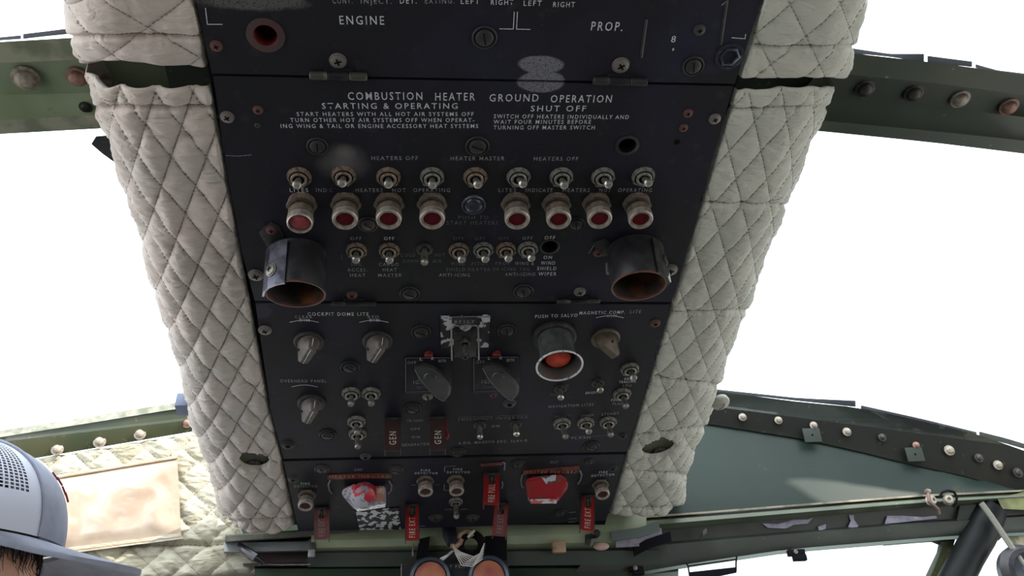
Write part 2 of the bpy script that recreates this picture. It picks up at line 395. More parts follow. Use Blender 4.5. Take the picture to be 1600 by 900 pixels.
# ------------------------------------------------------------------ bolts
def bolt_build(r, h):
    def f(bm):
        lathe(bm, [(0, 0), (r*1.35, 0), (r*1.35, h*.25), (r, h*.3)], 16)
        lathe(bm, [(r, h*.3), (r*.97, h*.6), (r*.75, h*.9), (r*.35, h*1.05), (0, h*1.08)], 18)
    return f
M_BOLT = mat('tan_rivet', (.40, .36, .30, 1), .5, .1, (.24, .19, .15, 1), 260, .4, .65)
M_RBOLT = mat('pinkish_rivet', (.36, .19, .15, 1), .5, .1, (.2, .12, .1, 1), 260, .4, .65)
def bolt(parent, Mw, r=.006, h=.005, m=None, name='bolt'):
    m = {M_SCREW: M_BOLT, M_RSCREW: M_RBOLT}.get(m or M_SCREW, m)
    me = cached('bolt%g%g%s' % (r, h, m.name), bolt_build(r, h), m)
    o = link(name, me, m, parent); o.matrix_world = Mw; return o

# ------------------------------------------------------------------ upper roof bows (left and right of the spine)
def bow(name, tops, mats, label):
    """tops: five pixel polylines from the upper edge to the lower edge"""
    t0, t1, t2, t3, t4 = tops; n = 14
    rails = [railp(t0, -.085, n), railp(t0, -.060, n), railp(t1, -.055, n), railp(t1, -.070, n), railp(t2, -.075, n),
             railp(t3, -.066, n), railp(t3, -.052, n), railp(t4, -.052, n), railp(t4, -.060, n), railp(t4, -.095, n)]
    o = loft(name, rails, mats, None, [0, 1, 1, 0, 0, 0, 1, 1, 0, 0]); struct(o); o['label'] = label; return o
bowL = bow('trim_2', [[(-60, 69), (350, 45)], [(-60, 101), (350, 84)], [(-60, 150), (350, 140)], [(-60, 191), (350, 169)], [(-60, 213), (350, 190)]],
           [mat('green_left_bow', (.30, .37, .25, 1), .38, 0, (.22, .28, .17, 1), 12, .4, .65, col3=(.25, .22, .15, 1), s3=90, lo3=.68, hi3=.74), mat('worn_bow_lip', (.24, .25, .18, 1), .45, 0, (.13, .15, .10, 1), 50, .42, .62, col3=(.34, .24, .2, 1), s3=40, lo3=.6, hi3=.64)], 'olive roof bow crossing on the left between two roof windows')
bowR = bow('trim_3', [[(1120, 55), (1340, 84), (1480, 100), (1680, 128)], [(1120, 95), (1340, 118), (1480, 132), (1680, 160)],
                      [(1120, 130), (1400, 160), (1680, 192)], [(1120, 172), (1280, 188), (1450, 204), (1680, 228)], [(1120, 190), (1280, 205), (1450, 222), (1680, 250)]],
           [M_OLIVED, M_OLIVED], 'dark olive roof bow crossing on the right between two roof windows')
for (px, py, r, m) in ((41, 121, .0085, M_SCREW), (121, 119, .0065, M_RSCREW)):
    bolt(bowL, at(px, py, -.070), r, .007, m)
bolt(bowL, at(134, 167, -.068), .004, .003, M_FAST)
bolt(bowL, at(166, 127, -.068), .005, .005, M_SCREW)
for (px, py, m) in ((1351, 138, M_FASTW), (1427, 145, M_FASTW), (1500, 154, M_SCREW), (1576, 166, M_RSCREW)):
    bolt(bowR, at(px, py, -.072), .0068, .006, m)
def seal(name, pl, label, grp):
    n = 10; top = [(p[0], p[1]-p[2]) for p in pl]; bot = [(p[0], p[1]) for p in pl]
    o = loft(name, [railp(top, -.075, n), railp(bot, -.062, n), railp(bot, -.085, n), railp(top, -.085, n)], M_RUBBER)
    return tag(o, label, 'seal', grp)
seal('rubber_seal', [(-40, 66, 4), (33, 61, 6)], 'short black rubber seal strip on the left roof bow by the frame edge', 'seal strips on roof bows')
seal('rubber_seal', [(36, 61, 8), (70, 57, 8), (110, 53, 9)], 'black rubber seal strip on the left roof bow beside the quilted pad', 'seal strips on roof bows')
seal('rubber_seal', [(1330, 83, 8), (1390, 89, 5), (1444, 97, 13)], 'longest black rubber seal on the right roof bow beside the pad', 'seal strips on roof bows')
seal('rubber_seal', [(1449, 97, 10), (1519, 105, 9)], 'short black rubber seal in the middle of the right roof bow', 'seal strips on roof bows')
seal('rubber_seal', [(1524, 106, 6), (1560, 113, 3), (1640, 121, 2)], 'thin black rubber seal at the outer end of the right roof bow', 'seal strips on roof bows')
# small dark flap showing beyond the left pad
bm = bmesh.new()
pl = [(144, 222), (150, 213), (172, 211), (190, 235), (182, 252), (160, 236)]
prism(bm, [pan(x, y, -.07).xy for x, y in pl], -.07, -.067)
tag(finish(bm, 'fabric_flap', M_FAST, None, PM), 'small dark pointed flap sticking out behind the left quilted pad', 'flap')

# ------------------------------------------------------------------ roof glass
def pane(name, pts, m, th=.004, M=PM, un=pan, z=-.09, label=None):
    bm = bmesh.new(); q = [un(x, y, z) for x, y in pts]
    prism(bm, [p.xy for p in q], z-th, z)
    bmesh.ops.recalc_face_normals(bm, faces=bm.faces)
    o = finish(bm, name, m, None, M, 0); struct(o)
    if label: o['label'] = label
    return o
pane('window_1', [(-250, -400), (300, -400), (330, 62), (-250, 100)], M_GLASS, label='roof window aft of the left bow')
pane('window_2', [(1150, -400), (1900, -400), (1900, 140), (1150, 62)], M_GLASS, label='roof window aft of the right bow')
pane('window_3', [(-300, 190), (380, 180), (440, 640), (-300, 725)], M_GLASS, label='large roof window on the left beside the quilted pad')
pane('window_4', [(1120, 182), (1950, 240), (1950, 745), (1000, 620)], M_GLASS, label='large roof window on the right beside the quilted pad')

# ================================================================== QUILTED PADS
def quilt(name, M, un, T, B, XI, XO, mat_, thick, dw, dh, label, cat, group, holes=(), seams=(), amp=.0045, ph=(0, 0), ns=200, ntt=56, parts=True,
          bulge=.6, seed=0, edgewob=1.5, flat=False, tophem=False):
    """padded quilt: rows run T->B, columns from inner edge XI to outer edge XO (survey pixels), roll-over at the outer side"""
    bm = bmesh.new(); grid = []
    ttot = ntt + (0 if flat else 8)
    for i in range(ns+1):
        sv = i/ns; row = []
        for j in range(ttot+1):
            tv = min(j/ntt, 1.0); back = max(0, j-ntt)
            y = T(tv)+(B(tv)-T(tv))*sv
            xi, xo = interp(XI, y), interp(XO, y)
            x = xi+(xo-xi)*tv
            if flat: z = 0
            else:
                u = max(0, (tv-bulge)/(1-bulge)); z = -thick*(1-math.sqrt(max(0, 1-u*u)))
            q = un(M, x, y, z) if not flat else un(M, x, y, 0)
            a = q.x/dw + q.y/dh + ph[0]; b = q.x/dw - q.y/dh + ph[1]
            pa = abs(math.sin(PI*a)); pb = abs(math.sin(PI*b))
            puff = min(1, (pa*pb)**.42)
            nv = noise.noise(Vector((q.x*38+seed, q.y*22, 1.7)))*.5+noise.noise(Vector((q.x*90, q.y*60+seed, 4.1)))*.28
            wr = noise.noise(Vector((q.x*30+seed, q.y*150+q.x*80, 9.1)))
            wr2 = noise.noise(Vector((q.x*70+q.y*30, q.y*260, 2.1+seed)))
            cre = max(0, 1-abs(noise.noise(Vector((q.x*7+seed, q.y*13+q.x*4, 5.5))))*14)   # long creases
            d = amp*(puff-.5) + amp*.55*nv + amp*.28*wr + amp*.22*wr2*puff - amp*.5*cre*.5
            for (sy, k) in seams:
                dd = (y-sy-k*(x-xi))
                d -= amp*1.1*math.exp(-(dd/4.0)**2)
                d += amp*.35*math.exp(-(dd/14.0)**2)*noise.noise(Vector((q.x*200, seed, 0)))
            ed = min(sv*(B(tv)-T(tv)), (1-sv)*(B(tv)-T(tv)))           # pixels from an end
            hem = 1-min(1, ed/7.0); d -= (thick*.06 if sv < .5 and tophem else thick*.28)*hem**2
            hi = 1-min(1, (x-xi)/(6 if xo > xi else -6)) if not flat else 1-min(1, min(abs(x-xi), abs(x-xo))/8)
            d -= .006*max(0, hi)**2
            if back:
                bt = back/8; q = q + Vector(((xi-xo)/abs(xi-xo)*(-.0035*math.sin(PI*bt*.5) if bt < .4 else (bt-.4)*.05), 0, -.045*bt))
            nrm_z = math.sqrt(max(0.05, 1-max(0, (tv-bulge)/(1-bulge))**2)) if not flat else 1
            side = (1 if xo > xi else -1)*math.sqrt(1-nrm_z**2) if not flat else 0
            p = q + Vector((side*d*.7, 0, d*(.35+.65*nrm_z)))
            for (hx, hy, hrx, hry, ha) in holes:
                ex, ey = x-hx, y-hy; rx = (ex*math.cos(ha)+ey*math.sin(ha))/hrx; ry = (-ex*math.sin(ha)+ey*math.cos(ha))/hry
                rr = math.hypot(rx, ry)
                if rr < 1 and not back:
                    k = .999/max(rr, .02); nx = (rx*k*hrx, ry*k*hry)
                    x2 = hx+nx[0]*math.cos(ha)-nx[1]*math.sin(ha); y2 = hy+nx[0]*math.sin(ha)+nx[1]*math.cos(ha)
                    p = un(M, x2, y2, z) + Vector((0, 0, -.004-.004*(1-rr)))
                    row.append((p, True)); break
                elif rr < 2.2 and not back:
                    g = math.exp(-((rr-1.25)/.45)**2); th = math.atan2(ry, rx)
                    p = p + Vector((0, 0, .0016*g + .0007*math.exp(-(rr-1))*math.sin(th*11+seed)))
                    row.append((p, False)); break
            else: row.append((p, False))
        grid.append(row)
    V = [[bm.verts.new(p) for p, _ in r] for r in grid]
    for i in range(ns):
        for j in range(ttot):
            if grid[i][j][1] and grid[i+1][j][1] and grid[i][j+1][1] and grid[i+1][j+1][1]: continue
            bm.faces.new((V[i][j], V[i][j+1], V[i+1][j+1], V[i+1][j]))
    bmesh.ops.recalc_face_normals(bm, faces=bm.faces)
    tree = BVHTree.FromBMesh(bm)
    # skirts give the sheet its thickness at the ends and the inner side
    def skirt(vs, off):
        w_ = [bm.verts.new(v.co+Vector(off)) for v in vs]
        for a in range(len(vs)-1): bm.faces.new((vs[a], vs[a+1], w_[a+1], w_[a]))
    skirt(V[0][:], (0, .0, -.018) if not tophem else (0, -.004, -.006)); skirt(V[-1][:], (0, 0, -.018)); skirt([r[0] for r in V], (0, 0, -.02))
    if flat: skirt([r[-1] for r in V], (0, 0, -.02))
    root = empty(name, M.copy(), label, cat, group)
    o = finish(bm, 'quilted_cover', mat_, root, Matrix.Identity(4), 180)
    # thread: short dashes lying on the cover
    sb = bmesh.new(); zdir = Vector((0, 0, -1))
    xs = [p.x for r in grid for p, _ in r[:ntt+1]]; yv = [p.y for r in grid for p, _ in r[:ntt+1]]
    x0, x1, y0, y1 = min(xs), max(xs), min(yv), max(yv)
    def hit(x, y):
        r = tree.ray_cast(Vector((x, y, .1)), zdir); return r[0] if r[0] is not None else None
    def dash(p, q, wd=.00042):
        d = (q-p); n_ = d.cross(Vector((0, 0, 1)))
        if d.length > .008 or n_.length < 1e-7: return
        n_ = n_.normalized()*wd*.5; u = Vector((0, 0, .00045))
        a = [sb.verts.new(v) for v in (p-n_, p+n_+u*0, q+n_, q-n_)]; b = [sb.verts.new(v) for v in (p+u, q+u)]
        sb.faces.new((a[0], a[3], b[1], b[0])); sb.faces.new((a[1], b[0], b[1], a[2]))
    step = .0042
    L = math.hypot(dw, dh)
    for fam in (0, 1):
        lo = [ (x/dw + (y/dh if fam == 0 else -y/dh) + ph[fam]) for x in (x0, x1) for y in (y0, y1)]
        for k in range(math.floor(min(lo)), math.ceil(max(lo))+1):
            n_ = int((y1-y0)/step/ (dh/L)) + 1
            for q_ in range(n_):
                ya = y0+(y1-y0)*q_/n_; yb = ya+(y1-y0)/n_*.62
                if fam == 0: xa, xb = (k-ph[0]-ya/dh)*dw, (k-ph[0]-yb/dh)*dw
                else: xa, xb = (k-ph[1]+ya/dh)*dw, (k-ph[1]+yb/dh)*dw
                if xa < x0 or xa > x1: continue
                p, q = hit(xa, ya), hit(xb, yb)
                if p and q and abs(p.z-q.z) < .006: dash(p, q)
    for (sy, kk) in seams:
        xi, xo = interp(XI, sy), interp(XO, sy)
        n_ = int(abs(xo-xi)/7)
        for q_ in range(n_):
            xa = xi+(xo-xi)*(q_+.2)/n_; xb = xi+(xo-xi)*(q_+.85)/n_
            pa = un(M, xa, sy+kk*(xa-xi), 0); pb = un(M, xb, sy+kk*(xb-xi), 0)
            p, q = hit(pa.x, pa.y), hit(pb.x, pb.y)
            if p and q: dash(p, q, .0008)
    so = finish(sb, 'stitching', M_THREAD, root, Matrix.Identity(4), 0); so['kind'] = 'stuff'
    return root
LO = [(0, 96), (32, 104), (58, 107), (84, 115), (101, 127), (107, 130), (127, 134), (156, 144), (202, 162), (222, 171), (257, 179), (317, 200), (366, 218), (430, 232), (479, 248), (537, 267), (600, 286), (640, 292), (660, 297), (717, 320), (760, 333), (800, 343), (827, 352), (850, 360)]
LOO = [(y, x) for y, x in LO]
LO2 = [(-160, 70)] + LO
LI = [(y, x-3) for y, x in XL]
RI = [(y, x+3) for y, x in XR]
RO = [(-160, 1380), (0, 1356), (37, 1347), (78, 1337), (109, 1330), (125, 1319), (131, 1311), (140, 1307), (169, 1294), (194, 1281), (225, 1266), (259, 1255), (312, 1233), (352, 1219), (405, 1194), (459, 1180), (503, 1160), (557, 1138), (608, 1123), (643, 1112), (665, 1105), (696, 1089), (735, 1076), (779, 1070), (790, 1068), (810, 1064)]
padg = 'quilted pads flanking the overhead panel'
quilt('quilted_pad', PM, unp, lambda t: -130, lambda t: 113-9*math.sin(PI*t*.8)-4*t, LI, LO2, M_QL, .045, .062, .047, 'warm-light tinted quilted pad left of the panel, above the slit at the roof bow', 'pad', padg,
      amp=.0042, seams=((58, .0), ), ph=(.35, .1), ns=110, ntt=60, seed=3)
quilt('quilted_pad', PM, unp, lambda t: 137+1*math.sin(PI*t) if t < .86 else 137-23*((t-.86)/.14), lambda t: 828+12*math.sin(PI*min(1, t*1.1))-12*max(0, t-.8)/.2, LI, LO, M_QL, .045, .027, .060,
      'long warm-light tinted quilted pad left of the panel with an oval screw hole near its foot', 'pad', padg,
      holes=((397, 719, 24, 13, .05),), tophem=True, amp=.0050, seams=((169, .0), (812, -.05)), ph=(.15, .4), ns=340, ntt=64, seed=11)
quilt('quilted_pad', PM, unp, lambda t: -130, lambda t: 128-1*t, RI, RO, M_QR, .045, .040, .050, 'cool-light tinted quilted pad right of the panel, above the slit at the roof bow', 'pad', padg,
      amp=.0034, seams=((74, .0),), ph=(.2, .35), ns=110, ntt=60, seed=23)
quilt('quilted_pad', PM, unp, lambda t: 143-1*math.sin(PI*t)-6*t, lambda t: 810+2*math.sin(PI*t)-16*max(0, t-.75)/.25, RI, RO, M_QR, .045, .028, .060,
      'long cool-light tinted quilted pad right of the panel with a slanted oval screw hole', 'pad', padg,
      holes=((1029, 699, 27, 13, -.25),), tophem=True, amp=.0032, seams=((172, -.02), (318, .03), (490, -.03), (590, .12), (682, -.12), (735, .08), (795, 0)), ph=(.4, .1), ns=340, ntt=64, seed=37)
for (px, py, lab) in ((399, 720, 'dark olive screw boss seen through the hole of the left pad'), (1030, 700, 'dark olive screw boss seen through the hole of the right pad')):
    r = empty('screw_boss', at(px, py, -.012), lab, 'screw', 'screw bosses behind the pad holes')
    bm = bmesh.new(); lathe(bm, [(0, 0), (.030, 0), (.030, .004), (0, .004)], 24); finish(bm, 'backing_washer', mat('olive_washer', (.13, .14, .09, 1), .5), r)
    bm = bmesh.new(); lathe(bm, [(.009, .004), (.009, .006), (.005, .008), (.0045, .0065), (0, .0065)], 16); finish(bm, 'screw_head', M_FASTW, r)
# cloth tab and small blue block at the pads' outer edges
r = empty('cloth_tab', at(1126, 629, -.035), 'pale cloth tab poking out behind the right quilted pad', 'tab')
bm = bmesh.new(); lathe(bm, [(0, .006), (.006, .005), (.010, .002), (.0105, 0), (.009, -.004), (0, -.005)], 20, Matrix.Diagonal((1, 1.25, 1, 1))); finish(bm, 'tab_cloth', M_QR, r)
bm = bmesh.new(); tube(bm, [(.002, .005, .006), (.001, 0, .0075), (-.002, -.006, .006)], .0006, 5); finish(bm, 'stitching', M_THREAD, r)
bm = bmesh.new(); box(bm, -.008, .008, -.010, .010, -.01, .008, bev=.0015)
tag(finish(bm, 'small_block', mat('blue_grey_block', (.16, .19, .28, 1), .5), None, at(288, 633, -.05)), 'small blue grey block beside the left pad on the front roof beam', 'block')

# ================================================================== OVERHEAD PANEL PLATES
def plate(name, pl, holes, label):
    bm = bmesh.new(); loops = []
    P = [pan(x, y) for x, y in pl]
    loops.append([(p.x, p.y) for p in P])
    for (px, py, r) in holes:
        c_ = pan(px, py); loops.append([(c_.x+r*math.cos(2*PI*i/28), c_.y+r*math.sin(2*PI*i/28)) for i in range(28)])
    es = []; 
    for lp in loops:
        vs = [bm.verts.new((x, y, 0)) for x, y in lp]
        for i in range(len(vs)): es.append(bm.edges.new((vs[i], vs[(i+1) % len(vs)])))
    bmesh.ops.triangle_fill(bm, edges=es, use_beauty=True, use_dissolve=False)
    if sum(f.normal.z for f in bm.faces) < 0: bmesh.ops.reverse_faces(bm, faces=bm.faces)
    g = bmesh.ops.extrude_face_region(bm, geom=list(bm.faces))
    for v in g['geom']:
        if isinstance(v, bmesh.types.BMVert): v.co.z -= .003
    o = finish(bm, name, M_PANEL, None, PM, 30)
    return tag(o, label, 'panel', 'hinged sections of the overhead panel')
pTop = plate('overhead_panel_section', [(272, -180), (1244, -180), (1190, 0), (1148, 131), (331, 115), (306, 0)], ((415, 55, .0085),), 'top black panel section lettered engine and prop, above the two hinges')
pHeat = plate('overhead_panel_section', [(333, 119), (1146, 135), (1071, 395), (1048, 472), (398, 470), (378, 395), (353, 260)], ((859, 385, .0075), (980, 227, .0075)), 'black panel section lettered combustion heater ground operation')
pMid = plate('overhead_panel_section', [(399, 474), (1047, 476), (999, 640), (978, 706), (443, 717), (423, 640)], (), 'black panel section with the cockpit dome lite knobs and salvo button')
pLow = plate('overhead_panel_section', [(443, 721), (977, 710), (947, 813), (789, 821), (605, 827), (466, 830)], (), 'lowest black panel section with fire detector lights and red guards')
# the dark box the plates are screwed to
bm = bmesh.new(); ys = list(range(-180, 821, 40))
fr = [[bm.verts.new(pan(edge(XL, y, 0), y, -.006)), bm.verts.new(pan(edge(XR, y, 0), y, -.006))] for y in ys]
bk = [[bm.verts.new(v.co+Vector((0, 0, -.045))) for v in ab] for ab in fr]
for i in range(len(ys)-1):
    bm.faces.new((bk[i][0], bk[i+1][0], bk[i+1][1], bk[i][1]))
    for k in (0, 1): bm.faces.new((fr[i][k], fr[i+1][k], bk[i+1][k], bk[i][k]))
    if not any(a <= ys[i] <= b for a, b in ((20, 80), (180, 260), (340, 420))): bm.faces.new((fr[i][0], fr[i][1], fr[i+1][1], fr[i+1][0]))
struct(finish(bm, 'trim_4', M_DARK, None, PM))['label'] = 'black tray holding the overhead panel sections'

EXTRA = []
def onp(parent, px, py, z=0.0, rot=0.0): return Matrix.Translation(pan(px, py, z)) @ Matrix.Rotation(rot, 4, 'Z')
# ---- screws and quarter-turn fasteners (parts of the plates)
def screw(parent, px, py, rpx, m, kind='cross', rot=.5):
    p = pan(px, py); r = (pan(px+rpx, py)-p).length
    def b(bm):
        lathe(bm, [(1.22, 0), (1.18, .10), (1.0, .12), (.98, .28), (.7, .42), (0, .48)], 20)
        if kind == 'cross':
            box(bm, -.5, .5, -.12, .12, .3, .50, 1); box(bm, -.12, .12, -.5, .5, .3, .50, 1)
        elif kind == 'slot': box(bm, -.14, .14, -.85, .85, .2, .50, 1)
        else: lathe(bm, [(.42, .35), (.42, .49), (0, .49)], 14, None, 1)
    me = cached('screw_%s_%s' % (kind, m.name), b, [m, M_DARK])
    o = link('screw', me, m, parent); o.matrix_local = onp(parent, px, py, 0, rot+random.uniform(-.3, .3)) @ Matrix.Diagonal((r, r, r, 1)); return o
def fastener(parent, px, py, rpx, worn=0, slot=.2):
    p = pan(px, py); r = (pan(px+rpx, py)-p).length; m = M_FASTW if worn else M_FAST
    def b(bm):
        lathe(bm, [(1.0, 0), (1.0, .10), (.92, .16), (.84, .12), (.80, .02), (.74, .02), (.70, .20), (.55, .32), (0, .36)], 28)
        box(bm, -.045, .045, -.5, .5, .18, .365, 1)
    me = cached('fast_%s' % m.name, b, [m, M_DARK])
    o = link('quarter_turn_fastener', me, m, parent); o.matrix_local = onp(parent, px, py, 0, slot) @ Matrix.Diagonal((r, r, r, 1)); return o
for a in ((338, 72, 8.5, M_RSCREW), (528, 95, 11.5, M_SCREW), (970, 102, 11.5, M_SCREW), (1093, 47, 8, M_FASTW)): screw(pTop, *a)
for a in ((355, 183, 9.5, M_SCREW), (403, 172, 7, M_RSCREW), (402, 196, 4, M_FASTW), (1117, 186, 8, M_SCREW), (1075, 177, 6.5, M_RSCREW), (1068, 200, 6, M_RSCREW),
          (400, 430, 10.5, M_SCREW), (1047, 422, 10, M_SCREW), (906, 456, 8, M_SCREW), (550, 461, 7.5, M_RSCREW)): screw(pHeat, *a)
screw(pHeat, 1058, 222, 4, M_DARK, 'socket')
for a in ((414, 516, 9, M_SCREW), (1024, 505, 7, M_RSCREW), (571, 713, 7.5, M_FASTW), (450, 695, 9, M_FAST), (771, 617, 5, M_RSCREW), (973, 681, 6, M_FAST), (796, 630, 9, M_FASTW)): screw(pMid, *a, kind='socket' if a[0] != 414 else 'cross')
screw(pMid, 668.4, 620, 7, M_SCREW, 'slot', 0)
for a in ((458, 749, 7, M_FASTW), (957, 731, 7, M_FAST)): screw(pLow, *a)
for a in ((757, 58, 20), (1083, 103, 17)): fastener(pTop, *a)
for a in ((496, 228, 17, 0, 0), (746, 228, 19, 0, 1.2), (575, 350, 16, 1, .8), (900, 350, 14), (640, 458, 16, 0, 1.1), (818, 455, 16)): fastener(pHeat, *a)
for a in ((658, 518, 16, 0, 1.2), (792, 516, 15), (547, 573, 15.5, 0, .9), (645, 638, 14, 0, 1), (512, 679, 14, 0, 1.4), (715, 706, 13, 0, 1.4), (924, 697, 13, 0, 1.2)): fastener(pMid, *a)
for a in ((503, 733, 12, 1), (619, 734, 12, 1, 1.2), (681, 809, 11.5, 1), (739, 809, 11, 1), (809, 725, 12), (920, 721, 9), (875, 801, 11)): fastener(pLow, *a)
# ---- cups in the open holes
def cup(parent, px, py, r, m, ringm, ring=1.35, depth=.028):
    bm = bmesh.new(); lathe(bm, [(r*ring, 0), (r*ring, .0006), (r*1.02, .0012), (r*.97, .0004), (r*.9, -depth*.3), (r*.85, -depth), (0, -depth)], 28)
    for f in bm.faces: f.material_index = 1 if f.calc_center_median().z < -.0002 else 0
    finish(bm, 'hole_liner', [ringm, m], parent, onp(parent, px, py))
cup(pTop, 415, 55, .0085, mat('dark_red_liner', (.10, .006, .008, 1), .5), mat('dull_red_ring', (.075, .03, .03, 1), .5, 0, (.05, .045, .045, 1), 200), 1.6, .02)
cup(pHeat, 859, 385, .0075, M_DARK, M_FAST, 1.25)
cup(pHeat, 980, 227, .0075, M_DARK, M_FAST, 1.35)
bm = bmesh.new(); lathe(bm, [(.0085, 0), (.0085, .0012), (.0068, .0022), (.0058, .001), (.0056, -.001), (0, -.001)], 6); lathe(bm, [(.0115, 0), (.0113, .0008), (.0085, .001)], 28)
finish(bm, 'hexagon_nut', mat('blue_black_nut', (.03, .032, .05, 1), .35, .3, (.10, .10, .14, 1), 180, .55, .7), pTop, onp(pTop, 1140, 88))
# ---- hinges
def hinge(px0, px1, y, y1, parent, label, knr=.0032, m=None, gap=.32):
    m = m or M_FASTW
    a, b = pan(px0, y), pan(px1, y1); L = (b-a).length
    root = link('hinge', cached('hinge_leaf%g' % L, lambda bm: (box(bm, 0, L, -.0055, -.002, .0001, .0012), box(bm, L*.25, L*.75, .001, .006, .0001, .001)), M_PANEL), None, parent,
                Matrix.Translation(a) @ Matrix.Rotation(math.atan2(b.y-a.y, b.x-a.x), 4, 'Z'))
    for (u0, u1, mm) in ((0, .31, m), (.315, .68, M_PANEL), (.685, 1, m)):
        bm = bmesh.new(); tube(bm, [(L*u0, 0, .002), (L*(u0+.02), 0, .002), (L*(u1-.02), 0, .002), (L*u1, 0, .002)], [knr*.8, knr, knr, knr*.8], 12)
        finish(bm, 'knuckle', mm, root)
    return root
hinge(484, 574, 115.5, 117.5, pTop, 'left hinge', m=mat('worn_hinge_knuckle', (.06, .06, .05, 1), .4, .3, (.15, .14, .12, 1), 150, .5, .7))
hinge(926, 1010, 123.5, 126, pTop, 'right hinge', m=M_FAST)
hinge(518, 588, 471.5, 472, pHeat, 'lower left hinge', .002, M_FAST)
hinge(870, 937, 468.5, 468, pHeat, 'lower right hinge', .002, M_FASTW)
for a in (('8', 1048, 1055, 66, 10), ('.', 1050, 1053, 79, 4)): EXTRA.append(a)
# ---- low raised strips and joggles on the top plate
for (xa, ya, xb, yb) in ((1010, 30, 1002, 90), (1136, 0, 1126, 70)):
    bm = bmesh.new(); a, b = pan(xa, ya), pan(xb, yb); d = (b-a).normalized(); n_ = Vector((-d.y, d.x, 0))*.0012
    hullm(bm, [a-n_, a+n_, b-n_, b+n_, a+Vector((0, 0, .0008)), b+Vector((0, 0, .0008))]); finish(bm, 'raised_rib', M_FAST, pTop)

# ------------------------------------------------------------------ lettering
def text_mesh(txt):
    cu = bpy.data.curves.new('t', 'FONT'); cu.body = txt; cu.space_character = 1.33; cu.offset = .005; cu.resolution_u = 2
    o = bpy.data.objects.new('t', cu); C.objects.link(o); bpy.context.view_layer.update()
    me = bpy.data.meshes.new_from_object(o.evaluated_get(bpy.context.evaluated_depsgraph_get()))
    bpy.data.objects.remove(o); return me
def letter(parent, txt, x0, x1, yb, h, m=None, yb1=None, z=.00025, quad=None, name='lettering'):
    """txt between survey pixels x0..x1 on baseline yb, cap height h px, written on the plate"""
    m = m or M_WHITE
    me = text_mesh(txt); xs = [v.co.x for v in me.vertices]; ys_ = [v.co.y for v in me.vertices]
    ax, bx, ay, by = min(xs), max(xs), 0.0, max(ys_)
    if yb1 is None: yb1 = yb
    a, b = pan(x0, yb, z), pan(x1, yb1, z); t = pan((x0+x1)/2, (yb+yb1)/2-h, z); mid = (a+b)/2
    ux = (b-a); n_ = Vector((-ux.y, ux.x, 0)).normalized(); uy = n_*(t-mid).dot(n_)
    for v in me.vertices:
        p = a + ux*((v.co.x-ax)/(bx-ax)) + uy*((v.co.y-ay)/(by-ay)); v.co = (p.x, p.y, z)
    me.materials.append(m)
    bm = bmesh.new(); bm.from_mesh(me); 
    if sum(f.calc_area()*1 for f in bm.faces if f.normal.z > 0) < sum(f.calc_area() for f in bm.faces if f.normal.z < 0): bmesh.ops.reverse_faces(bm, faces=bm.faces)
    bm.to_mesh(me); bm.free()
    o = bpy.data.objects.new(name, me); C.objects.link(o); o.parent = parent
    return o
G_, F_ = M_GREYL, M_FAINT
def lines(parent, pls, wpx=1.3, m=None):
    bm = bmesh.new()
    for pl in pls:
        for (p, q) in zip(pl, pl[1:]):
            a, b = pan(*p, .00025), pan(*q, .00025); wd = (pan(p[0]+wpx, p[1])-pan(*p)).length*.5
            d = (b-a).normalized(); n_ = Vector((-d.y, d.x, 0))*wd; a = a-d*wd; b = b+d*wd
            bm.faces.new([bm.verts.new(v) for v in (a-n_, b-n_, b+n_, a+n_)])
    for f in bm.faces:
        if f.normal.z < 0: f.normal_flip()
    finish(bm, 'painted_line', m or M_WHITE, parent, None, 0, recalc=False)
for a in (('CONT.', 520, 551, 5.5, 9, G_), ('INJECT.', 564, 612, 6, 9, G_), ('DET.', 625, 651, 5.5, 9), ('EXTING.', 664, 710, 5.5, 9, G_), ('LEFT', 720, 749, 6, 8),
          ('RIGHT', 767, 802, 7.5, 8), ('LEFT', 818, 846, 9, 8), ('RIGHT', 864, 898, 11, 8), ('ENGINE', 531, 600.5, 38, 13.5, None, 38.5), ('PROP.', 923, 972, 47.5, 14, None, 48.5)): letter(pTop, *a)
for a in EXTRA: letter(pTop, *a)
lines(pTop, [[(321, 13), (324, 38), (347, 38)], [(803.5, 19), (802, 45.5), (781, 45)], [(808.5, 19), (807, 45.5), (828, 46)], [(1144, 59), (1164, 60.5), (1165, 54)]])
lines(pTop, [[(1128, 8), (1136, 1)]], 1.2, G_)
